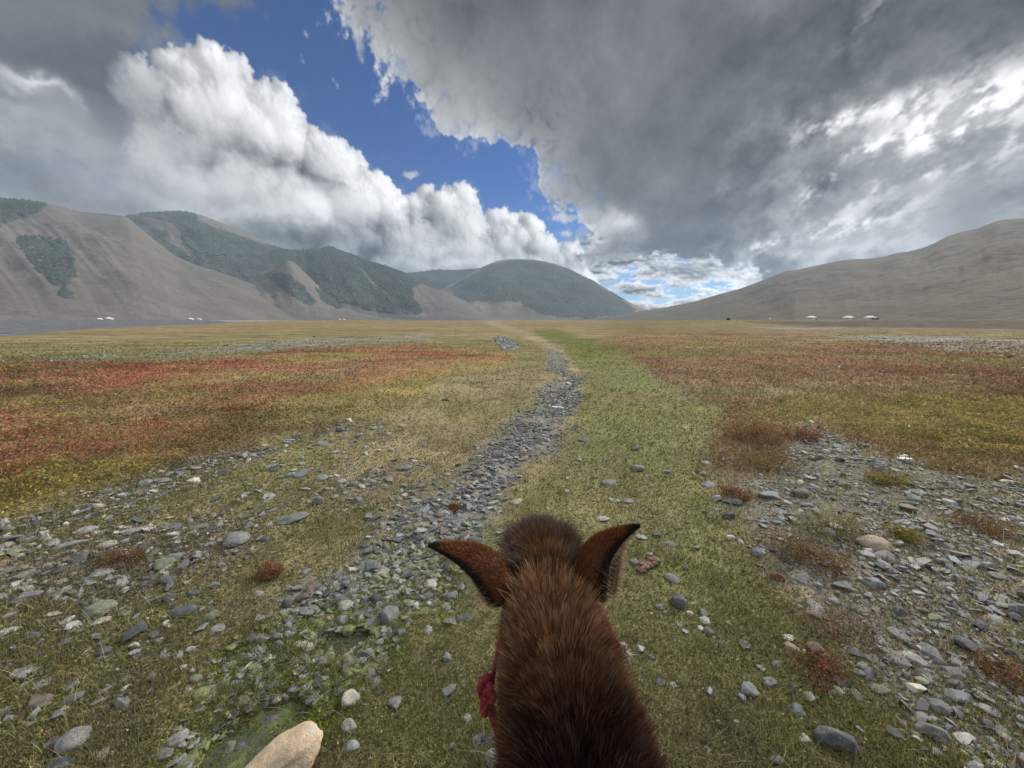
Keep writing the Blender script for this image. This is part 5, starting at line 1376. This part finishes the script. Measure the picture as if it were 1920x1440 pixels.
# ears: curled shells, brown behind, black along the rim, pale hair in the opening
M_ear, b = material('ear_skin', 0.6, 0.25); S.put(b.inputs['Base Color'], attr('tint'))
S.put(b.inputs['Normal'], bump(noise(vmath('MULTIPLY', texco(), (0.3, 1.0, 0.3)), 300.0, 3.0, 0.6), 0.5, 0.003))
def ear(base, tip, opening, wid):
    base, tip = np.array(base), np.array(tip); ax = tip - base; Ln = np.linalg.norm(ax); ax /= Ln
    op = np.array(opening, float); op -= ax * (op @ ax); op /= np.linalg.norm(op); sd = np.cross(ax, op)
    near = 1.0 if sd @ (np.array([0, 0, CAM_H]) - base) > 0 else -1.0
    nu, nvv = 40, 33
    u = np.linspace(0, 1, nu)[:, None]; v = np.linspace(-1, 1, nvv)[None, :]
    prof = wid * np.interp(u, [0, .1, .22, .38, .55, .72, .86, .95, 1], [.80, .98, 1.0, .98, .84, .60, .36, .17, .03])
    half = np.radians(np.interp(u, [0, .2, .5, 1], [172, 135, 106, 86])) * v
    # v=0 is the back of the ear (away from the opening)
    curve_ = (op * -1)[None, None] * 0.006 * np.sin(math.pi * u)[..., None] - (op * -1)[None, None] * 0.010 * (u ** 3)[..., None]
    C_ = base + ax * (u * Ln)[..., None] + curve_
    V = C_ + (-op)[None, None] * (np.cos(half) * prof)[..., None] + sd[None, None] * (np.sin(half) * prof * 1.02)[..., None]
    Pn = V - C_; Pn /= np.linalg.norm(Pn, axis=2)[..., None] + 1e-9
    th = 0.0035 * (1 - 0.5 * u)[..., None]
    Vin = V - Pn * th
    N_ = nu * nvv; allv = np.concatenate([V.reshape(-1, 3), Vin.reshape(-1, 3)])
    idx = np.arange(N_).reshape(nu, nvv)
    o_ = np.stack([idx[:-1, :-1], idx[:-1, 1:], idx[1:, 1:], idx[1:, :-1]], -1).reshape(-1, 4)
    i_ = o_[:, ::-1] + N_
    e = []
    for a, c in ((0, 1), (nvv - 1, -1)):
        l = idx[:, a]; e.append(np.stack([l[:-1], l[1:], l[1:] + N_, l[:-1] + N_], -1)[:, ::c])
    t_ = idx[-1]; e.append(np.stack([t_[:-1], t_[1:], t_[1:] + N_, t_[:-1] + N_], -1))
    U, Vv = np.broadcast_arrays(u, v)
    edge = np.clip(sstep(Vv * near, 0.72, 0.88) + 0.6 * sstep(np.abs(Vv), 0.85, 0.98) + sstep(U, 0.84, 0.96), 0, 1)[..., None]
    brown = np.array([0.125, 0.046, 0.016]) * (1 - 0.4 * U[..., None]); co_ = brown * (1 - edge) + np.array([0.012, 0.009, 0.009]) * edge
    edi = np.clip(sstep(Vv * near, 0.0, 0.5) + sstep(U, 0.88, 0.97), 0, 1)[..., None]
    ci = np.array([0.24, 0.15, 0.085]) * (1 - edi) + np.array([0.014, 0.010, 0.010]) * edi
    o = np_mesh('ear', allv, [o_, i_] + e, M_ear, True, parent=horse, colattr={'tint': np.concatenate([co_.reshape(-1, 3), ci.reshape(-1, 3)])})
    # fur: short on the back, long and pale in the opening
    r = rh; n = 12000
    uu = r.uniform(0, 1, n) ** 0.9; vv = r.uniform(-1, 1, n)
    iu, iv = uu * (nu - 1.001), (vv + 1) / 2 * (nvv - 1.001)
    Pp = np.stack([samp(V[..., q], iv, iu) for q in range(3)], -1); Nn = np.stack([samp(Pn[..., q], iv, iu) for q in range(3)], -1)
    dd = Nn * 0.45 + ax * 0.9 + r.standard_normal((n, 3)) * 0.10
    ed = (sstep(vv * near, 0.70, 0.86) + 0.6 * sstep(np.abs(vv), 0.85, 0.98) + sstep(uu, 0.84, 0.95)).clip(0, 1)[:, None]
    cb = np.array([0.15, 0.056, 0.020]) * (1 - ed) + np.array([0.016, 0.011, 0.010]) * ed
    cb = cb * np.exp(0.35 * r.standard_normal((n, 1)))
    strands('ear_fur', Pp, dd, r.uniform(0.006, 0.013, n), r.uniform(0.0007, 0.0013, n), cb * 0.8, cb * 1.5, r, o, 0.1, 2)
    n = 9000; sg = np.where(r.uniform(size=n) < 0.12, near, -near); vv = sg * r.uniform(0.30, 0.97, n); uu = r.uniform(0.02, 0.90, n)
    iu, iv = uu * (nu - 1.001), (vv + 1) / 2 * (nvv - 1.001)
    Pp = np.stack([samp(Vin[..., q], iv, iu) for q in range(3)], -1); Nn = np.stack([samp(Pn[..., q], iv, iu) for q in range(3)], -1)
    dd = op * 0.95 + ax * 0.45 - Nn * 0.15 + r.standard_normal((n, 3)) * 0.16
    cb = np.array([0.46, 0.33, 0.20]) * np.exp(0.3 * r.standard_normal((n, 1)))
    strands('ear_hair', Pp, dd, r.uniform(0.012, 0.034, n) * (1.1 - 0.7 * uu), r.uniform(0.0005, 0.0010, n), cb * 0.6, cb * 1.1, r, o, 0.15, 2)
    return o
def at_px(px, py, depth):
    a, b_ = (px - 960) / FPX, (720 - py) / FPX
    return np.array([a, CP + b_ * SP, -SP + b_ * CP]) * depth + np.array([0, 0, CAM_H])
ear(at_px(947, 1104, 0.83), at_px(811, 1019, 0.80), (-0.60, -0.32, -0.58), 0.047)
ear(at_px(1106, 1098, 0.83), at_px(1190, 985, 0.80), (0.86, -0.46, 0.12), 0.052)

# ------------------------------------------------------------------ halter and rope
M_red, b = material('red_webbing', 0.75, 0.25)
P_ = texco(); wv = noise(P_, 420.0, 2.0, 0.5)
S.put(b.inputs['Base Color'], mix(smooth(wv, 0.35, 0.65), (0.12, 0.012, 0.020), (0.30, 0.035, 0.052))); S.put(b.inputs['Normal'], bump(wv, 0.6, 0.002))
M_rope, b = material('pale_rope', 0.9, 0.1)
wv = noise(texco(), 260.0, 3.0, 0.6); S.put(b.inputs['Base Color'], mix(smooth(wv, 0.35, 0.65), (0.16, 0.14, 0.12), (0.50, 0.47, 0.42))); S.put(b.inputs['Normal'], bump(wv, 0.9, 0.004))
def ribbon(name, pts, a, b_, mat, parent, nseg=10):
    v, f4, f3 = loft([(*p, a, b_) for p in pts], nseg)
    return np_mesh(name, v, [f4, f3], mat, True, parent=parent)
halter = bpy.data.objects.new('halter', None); COL.objects.link(halter); halter.location = tuple(at_px(905, 1300, 0.715))
props(halter, 'red webbing halter with a fat knot on the left of the horse neck', 'halter')
O_ = np.array(halter.location)
def rel(*p): return np.array(at_px(*p)) - O_
L_ = [rel(985, 1075, 0.84), rel(970, 1105, 0.83), rel(955, 1140, 0.81), rel(942, 1180, 0.785), rel(933, 1225, 0.755), rel(924, 1265, 0.73), rel(915, 1295, 0.715)]
ribbon('cheek_strap', L_, 0.0045, 0.010, M_red, halter)
L_ = [rel(910, 1300, 0.715), rel(922, 1335, 0.725), rel(934, 1370, 0.74), rel(946, 1410, 0.77)]
ribbon('throat_strap', L_, 0.005, 0.009, M_red, halter)
R_ = [rel(1080, 1080, 0.82), rel(1102, 1115, 0.79), rel(1122, 1145, 0.775), rel(1138, 1172, 0.765), rel(1150, 1200, 0.76), rel(1160, 1225, 0.765), rel(1160, 1260, 0.80)]
ribbon('cheek_strap', R_, 0.005, 0.009, M_red, halter)
# the knot: an overhand lump with its two loops and the hanging end
def ring(c, r1, r2, tilt, th, n=22):
    an = np.linspace(0, 2 * math.pi * 0.93, n); ct, st_ = math.cos(tilt), math.sin(tilt)
    return [(c[0] + math.cos(a) * r1 * ct, c[1] + math.cos(a) * r1 * st_, c[2] + math.sin(a) * r2) for a in an]
bits = [ring(rel(911, 1285, 0.705), 0.011, 0.015, 0.5, 0), ring(rel(914, 1303, 0.700), 0.012, 0.010, -0.3, 0), [tuple(rel(907, 1268, 0.71)), tuple(rel(919, 1290, 0.698)), tuple(rel(908, 1312, 0.70)), tuple(rel(906, 1330, 0.71))]]
VV, F4, F3_, base = [], [], [], 0
for q in bits:
    v, a, b_ = loft([(*p, 0.0070, 0.0070) for p in q], 10); VV.append(v); F4.append(a + base); F3_.append(b_ + base); base += len(v)
np_mesh('knot', np.concatenate(VV), [np.concatenate(F4), np.concatenate(F3_)], M_red, True, parent=halter)
ribbon('strap_end', [rel(912, 1310, 0.705), rel(912, 1322, 0.700), rel(909, 1334, 0.70), rel(908, 1341, 0.70)], 0.0062, 0.0062, M_red, halter)
# pale rope tied on the far right cheek and the lead rope low on the left
rp = bpy.data.objects.new('rope_tassel', None); COL.objects.link(rp); rp.location = tuple(at_px(1166, 1222, 0.77)); O_ = np.array(rp.location)
props(rp, 'frayed white and black rope end right of the horse neck', 'rope')
ribbon('rope_end', ring(rel(1166, 1220, 0.77), 0.008, 0.014, 0.4, 0), 0.0045, 0.0045, M_rope, rp)
n_ = 700; P = rh.normal(0, 0.006, (n_, 3)) + rel(1167, 1224, 0.77); dd = np.tile([[0.25, 0, -0.9]], (n_, 1)) + rh.normal(0, 0.45, (n_, 3)); w_ = (rh.uniform(size=(n_, 1)) < 0.75)
cc = np.where(w_, np.array([[0.55, 0.53, 0.50]]), np.array([[0.02, 0.02, 0.02]]))
strands('frayed_fibres', P, dd, rh.uniform(0.008, 0.024, n_), np.full(n_, 0.0010), cc, cc, rh, rp, 0.3, 2)
lr = bpy.data.objects.new('lead_rope', None); COL.objects.link(lr); lr.location = tuple(at_px(905, 1388, 0.80)); O_ = np.array(lr.location)
props(lr, 'pale grey twisted lead rope below the horse throat on the left', 'rope')
ribbon('rope', [rel(894, 1392, 0.80), rel(902, 1384, 0.79), rel(914, 1390, 0.80), rel(928, 1384, 0.81), rel(940, 1392, 0.83), rel(960, 1420, 0.86)], 0.0085, 0.0085, M_rope, lr)
ribbon('rope_loop', ring(rel(900, 1388, 0.79), 0.010, 0.009, 0.2, 0), 0.005, 0.005, M_rope, lr)
# ------------------------------------------------------------------ round felt tents, vehicles, stakes, litter
M_felt, b = material('white_felt', 0.9, 0.15)
S.put(b.inputs['Base Color'], mix(smooth(noise(texco(), 1.2, 4.0, 0.6), 0.3, 0.7), (0.62, 0.61, 0.58), (0.80, 0.79, 0.77)))
M_band, b = material('dark_rope_band', 0.9, 0.1); b.inputs['Base Color'].default_value = (0.10, 0.085, 0.07, 1)
M_doorp, b = material('painted_door', 0.6, 0.3); b.inputs['Base Color'].default_value = (0.28, 0.09, 0.05, 1)
M_iron, b = material('stove_iron', 0.6, 0.4); b.inputs['Base Color'].default_value = (0.06, 0.06, 0.06, 1)
def revolve(prof, n=40):
    an = np.linspace(0, 2 * math.pi, n, endpoint=False)
    V = np.array([[(r_ * math.cos(a), r_ * math.sin(a), z_) for a in an] for r_, z_ in prof]).reshape(-1, 3)
    m = len(prof); idx = np.arange(m * n).reshape(m, n); nx = np.roll(idx, -1, 1)
    return V, np.stack([idx[:-1], nx[:-1], nx[1:], idx[1:]], -1).reshape(-1, 4)
def boxm(c, s):
    c, s = np.array(c), np.array(s) / 2
    V = np.array([c + s * np.array([a, b_, d]) for d in (-1, 1) for a, b_ in ((-1, -1), (1, -1), (1, 1), (-1, 1))])
    return V, np.array([[3, 2, 1, 0], [4, 5, 6, 7], [0, 1, 5, 4], [1, 2, 6, 5], [2, 3, 7, 6], [3, 0, 4, 7]])
def join(parts):
    VV, FF, base = [], [], 0
    for v, f in parts: VV.append(v); FF.append(f + base); base += len(v)
    return np.concatenate(VV), np.concatenate(FF)
def ger(px, py, wpx, dist_y, lab, door=0.0):
    x, y = (px - 960) / FPX * dist_y / 1.0, dist_y
    dep = y * CP + CAM_H * SP; x = (px - 960) / FPX * dep
    R = wpx / FPX * dep / 2 / math.sqrt(1 + ((px - 960) / FPX) ** 2)
    k = R / 3.2
    e = bpy.data.objects.new('ger', None); COL.objects.link(e)
    # stand on the slope there: height read off the photograph's base line
    zb = float(gz_at(x, y)[0])
    e.location = (x, y, zb); e.rotation_euler = (0, 0, door); e.scale = (k, k, k)
    props(e, lab, 'tent', 'round white felt tents on the plain')
    v, f = revolve([(3.15, -0.6), (3.2, 0.0), (3.2, 1.55), (3.24, 1.62)]); np_mesh('wall', v, f, M_felt, True, parent=e)
    v, f = revolve([(3.30, 1.56), (3.28, 1.66), (2.5, 2.02), (1.6, 2.40), (0.85, 2.66), (0.45, 2.74), (0.001, 2.78)]); np_mesh('roof', v, f, M_felt, True, parent=e)
    v, f = join([revolve([(3.215, z_), (3.23, z_ + 0.03), (3.23, z_ + 0.10), (3.215, z_ + 0.13)]) for z_ in (0.55, 1.15)]); np_mesh('rope_band', v, f, M_band, True, parent=e)
    v, f = join([boxm((0, -3.2, 0.85), (1.0, 0.16, 1.6)), boxm((0, -3.27, 0.82), (0.86, 0.06, 1.44))]); np_mesh('door', v, f, M_doorp, False, parent=e)
    v, f = revolve([(0.075, 2.6), (0.075, 3.5), (0.11, 3.5), (0.11, 3.58), (0.0, 3.6)], 12); v = v + [0.25, 0.1, 0]; np_mesh('chimney', v, f, M_iron, True, parent=e)
    return e
ger(187, 600.0, 14, 410, 'left one of the two round white tents far left below the hill')
ger(205, 600.0, 18, 405, 'larger right one of the pair of round white tents at far left')
ger(358, 600.0, 13, 430, 'wider tent of the small pair left of the middle of the left hills')
ger(374, 600.0, 10, 440, 'smaller tent of the small pair at the foot of the left hills')
ger(637, 600.4, 6, 700, 'tiny white tent speck left of two under the wooded ridge')
ger(645, 600.4, 6, 700, 'tiny white tent speck right of two under the wooded ridge')
ger(1520, 600.2, 22, 250, 'leftmost round white tent under the right hill', 0.5)
ger(1589, 600.2, 25, 250, 'middle round white tent under the right hill', 0.3)
ger(1629, 601.0, 26, 240, 'rightmost round white tent, beside a dark parked car', -0.3)

M_paint_d, b = material('dark_car_paint', 0.35, 0.5); b.inputs['Base Color'].default_value = (0.035, 0.038, 0.045, 1)
M_paint_w, b = material('white_car_paint', 0.35, 0.5); b.inputs['Base Color'].default_value = (0.62, 0.62, 0.60, 1)
M_glass, b = material('car_glass', 0.1, 0.6); b.inputs['Base Color'].default_value = (0.02, 0.025, 0.03, 1)
M_tyre, b = material('tyre', 0.9, 0.2); b.inputs['Base Color'].default_value = (0.02, 0.02, 0.02, 1)
def car(px, py, wpx, dist_y, mat, lab, yaw):
    dep = dist_y * CP + CAM_H * SP; x = (px - 960) / FPX * dep
    zb = float(gz_at(x, dist_y)[0])
    k = wpx / FPX * dep / 4.4 / math.sqrt(1 + ((px - 960) / FPX) ** 2)
    e = bpy.data.objects.new('parked_car', None); COL.objects.link(e); e.location = (x, dist_y, zb); e.rotation_euler = (0, 0, yaw); e.scale = (k, k, k)
    props(e, lab, 'car')
    prof = [(-2.2, 0.45), (-2.2, 0.95), (-1.95, 1.05), (-1.75, 1.75), (0.55, 1.78), (1.05, 1.12), (2.05, 0.98), (2.2, 0.8), (2.2, 0.45)]
    n = len(prof); V = np.array([(a, s_, z_) for s_ in (-0.88, 0.88) for a, z_ in prof])
    bm = bmesh.new(); vs = [bm.verts.new(q) for q in V]
    bm.faces.new(vs[:n]); bm.faces.new(vs[n:][::-1])
    for i in range(n): bm.faces.new((vs[i], vs[i + n], vs[(i + 1) % n + n], vs[(i + 1) % n]))
    bmesh.ops.recalc_face_normals(bm, faces=bm.faces)
    bmesh.ops.bevel(bm, geom=bm.edges[:], offset=0.07, segments=2, affect='EDGES')
    me = bpy.data.meshes.new('body'); bm.to_mesh(me); bm.free(); me.materials.append(mat); o = bpy.data.objects.new('body', me); COL.objects.link(o); o.parent = e
    for s_ in (-1, 1):
        v, f = join([boxm((-1.1, s_ * 0.885, 1.38), (0.95, 0.03, 0.5)), boxm((-0.05, s_ * 0.885, 1.38), (0.95, 0.03, 0.5))]); np_mesh('window', v, f, M_glass, False, parent=e)
    for a in (-1.35, 1.35):
        for s_ in (-1, 1):
            v, f = revolve([(0.0, -0.12), (0.36, -0.12), (0.36, 0.12), (0.0, 0.12)], 20); v = v[:, [0, 2, 1]] + [a, s_ * 0.80, 0.36]; np_mesh('wheel', v, f, M_tyre, True, parent=e)
    return e
car(1643, 601.4, 13, 236, M_paint_d, 'dark car parked against the rightmost white tent', 0.15)
car(1443, 604.0, 12, 196, M_paint_w, 'small white vehicle on the plain left of the three right tents', 0.9)
# wooden hut / loaded cart, dark, on the slope
e = bpy.data.objects.new('shed', None); COL.objects.link(e)
yy = 300.0; xx = (1365 - 960) / FPX * (yy * CP + .34); e.location = (xx, yy, float(gz_at(xx, yy)[0]))
props(e, 'small dark shed alone at the foot of the right hill', 'shed')
M_wood, b = material('dark_boards', 0.85, 0.2); S.put(b.inputs['Base Color'], mix(noise(vmath('MULTIPLY', texco(), (6.0, 6.0, 0.4)), 3.0, 3.0), (0.06, 0.05, 0.045), (0.12, 0.10, 0.085)))
e.scale = (0.75, 0.75, 0.75)
v, f = boxm((0, 0, 0.9), (2.6, 2.2, 2.4)); np_mesh('wall', v, f, M_wood, False, parent=e)
v, f = join([boxm((0, 0, 2.16), (3.0, 2.6, 0.14))]); o = np_mesh('roof', v, f, M_iron, False, parent=e)
v, f = boxm((0.3, -1.12, 0.8), (0.8, 0.06, 1.6)); np_mesh('door', v, f, M_band, False, parent=e)

# marker stake, and a stub nearer
M_stake, b = material('grey_wood', 0.9, 0.1); S.put(b.inputs['Base Color'], mix(noise(vmath('MULTIPLY', texco(), (20.0, 20.0, 2.0)), 4.0, 3.0), (0.26, 0.22, 0.16), (0.46, 0.41, 0.33)))
def stake(px, py, hpx, wpx, lab):
    x, y = on_ground(px, py); z0 = float(gz_at(x, y)[0]); dep = y * CP + CAM_H * SP
    H = hpx / FPX * dep; w = wpx / FPX * dep * 0.5
    pts = [(0, 0, -0.15, w * 1.1, w * 1.1), (0.01, 0, H * .35, w, w), (-0.005, 0, H * .7, w * .9, w * .9), (0.012, 0, H * .97, w * .8, w * .8), (0.012, 0, H, w * .3, w * .3)]
    v, f4, f3 = loft(pts, 8)
    o = np_mesh('stake', v, [f4, f3], M_stake, True); o.location = (x, y, z0)
    return props(o, lab, 'stake')
stake(853.5, 636, 21, 1.6, 'tall thin pale stake standing in the left plain near the far gravel pile')
stake(844.5, 669, 13, 1.3, 'short pale stick in the red carpet, nearer than the tall stake')

# crumpled bluish plastic on the gravel streak
M_plast, b = material('plastic_film', 0.35, 0.5); b.inputs['Base Color'].default_value = (0.62, 0.68, 0.76, 1)
def crumple(name, px, py, w, h, mat, lab, cat, seed, amp=0.5, sub=4):
    x, y = on_ground(px, py); z0 = float(gz_at(x, y)[0]); v, f = fine_rock(seed, h, 1.5, 0.9, sub=sub, lumps=amp * 0.5)
    dep = y * CP + CAM_H * SP; k = w / FPX * dep / 1.4
    o = np_mesh(name, v * k, f, mat, False); o.location = (x, y, z0 + h * k * 0.2 + 0.02)
    return props(o, lab, cat)
crumple('plastic_bag', 1047, 763, 22, 0.28, M_plast, 'crumpled pale blue plastic lying on the gravel streak', 'litter', 801, 0.9)
crumple('paper_scrap', 1697, 862, 26, 0.22, M_felt, 'crumpled white scrap at the far side of the right gravel', 'litter', 803, 0.9)
# dried dung: a row of brown broken lumps
M_dung, b = material('dried_dung', 0.95, 0.1); wv = noise(texco(), 60.0, 5.0, 0.7)
S.put(b.inputs['Base Color'], mix(smooth(wv, 0.35, 0.65), (0.11, 0.065, 0.045), (0.27, 0.18, 0.14))); S.put(b.inputs['Normal'], bump(wv, 0.9, 0.01))
x, y = on_ground(1217, 1066); parts = []
for i in range(9):
    v, f = fine_rock(820 + i, 0.6, 1.1, 0.4, sub=3, lumps=0.22)
    k = (0.075, 0.06, 0.068)[i % 3]; v = v * k
    u = i / 8.0
    parts.append((v + [-0.085 + 0.16 * u + 0.01 * (i % 2), -0.05 + 0.10 * u + (0.028 if i % 2 else -0.022), 0.020 + 0.006 * (i % 3)], f))
v, f = join(parts); o = np_mesh('dung', v, f, M_dung, True); o.location = (x, y, float(gz_at(x, y)[0]))
props(o, 'row of dried reddish brown dung lumps beside the right ear', 'dung')
# still water between the weeds
M_water, b = material('shallow_water', 0.06, 0.5); b.inputs['Base Color'].default_value = (0.035, 0.042, 0.035, 1); b.inputs['Transmission Weight'].default_value = 0.0
S.put(b.inputs['Normal'], bump(noise(texco(), 30.0, 2.0), 0.08, 0.01))
M_water2, b2 = material('weedy_water', 0.25, 0.5)
S.put(b2.inputs['Base Color'], mix(smooth(noise(texco(), 7.0, 5.0, 0.6), 0.38, 0.62), (0.050, 0.060, 0.040), (0.115, 0.145, 0.040))); S.put(b2.inputs['Normal'], bump(noise(texco(), 40.0, 3.0), 0.25, 0.01))
for pl, mt in ((P_POOL, M_water), (P_POOL2, M_water2)):
    g = np.array([on_ground(*p) for p in pl]); cx, cy = g.mean(0)
    zs = float(gz_at(g[:, 0], g[:, 1]).min())
    V = np.concatenate([np.stack([g[:, 0], g[:, 1], np.full(len(g), 0.0)], -1), [[cx, cy, 0.0]]]); V[:, 2] = float(gz_at(cx, cy)[0]) + 0.022
    n = len(g); F_ = np.stack([np.arange(n), (np.arange(n) + 1) % n, np.full(n, n)], -1)[:, ::-1]
    props(np_mesh('water', V, F_, mt, True), kind='structure')
# ------------------------------------------------------------------ haze
hm = bpy.data.materials.new('haze_air'); hm.use_nodes = True
S.nt = hm.node_tree; S.nt.nodes.clear()
pv = S.nt.nodes.new('ShaderNodeVolumePrincipled')
pv.inputs['Color'].default_value = (0.66, 0.82, 1.0, 1.0)
pv.inputs['Density'].default_value = HAZE
pv.inputs['Anisotropy'].default_value = 0.0
mo = S.nt.nodes.new('ShaderNodeOutputMaterial'); S.nt.links.new(pv.outputs[0], mo.inputs['Volume'])
hv = np.array([(x, y, z) for z in (-9.0, 1060.0) for x, y in ((-8600, -3000), (8600, -3000), (8600, 8800), (-8600, 8800))], float)
ho = np_mesh('haze', hv, np.array([[3, 2, 1, 0], [4, 5, 6, 7], [0, 1, 5, 4], [1, 2, 6, 5], [2, 3, 7, 6], [3, 0, 4, 7]]), hm, False)
props(ho, kind='stuff')
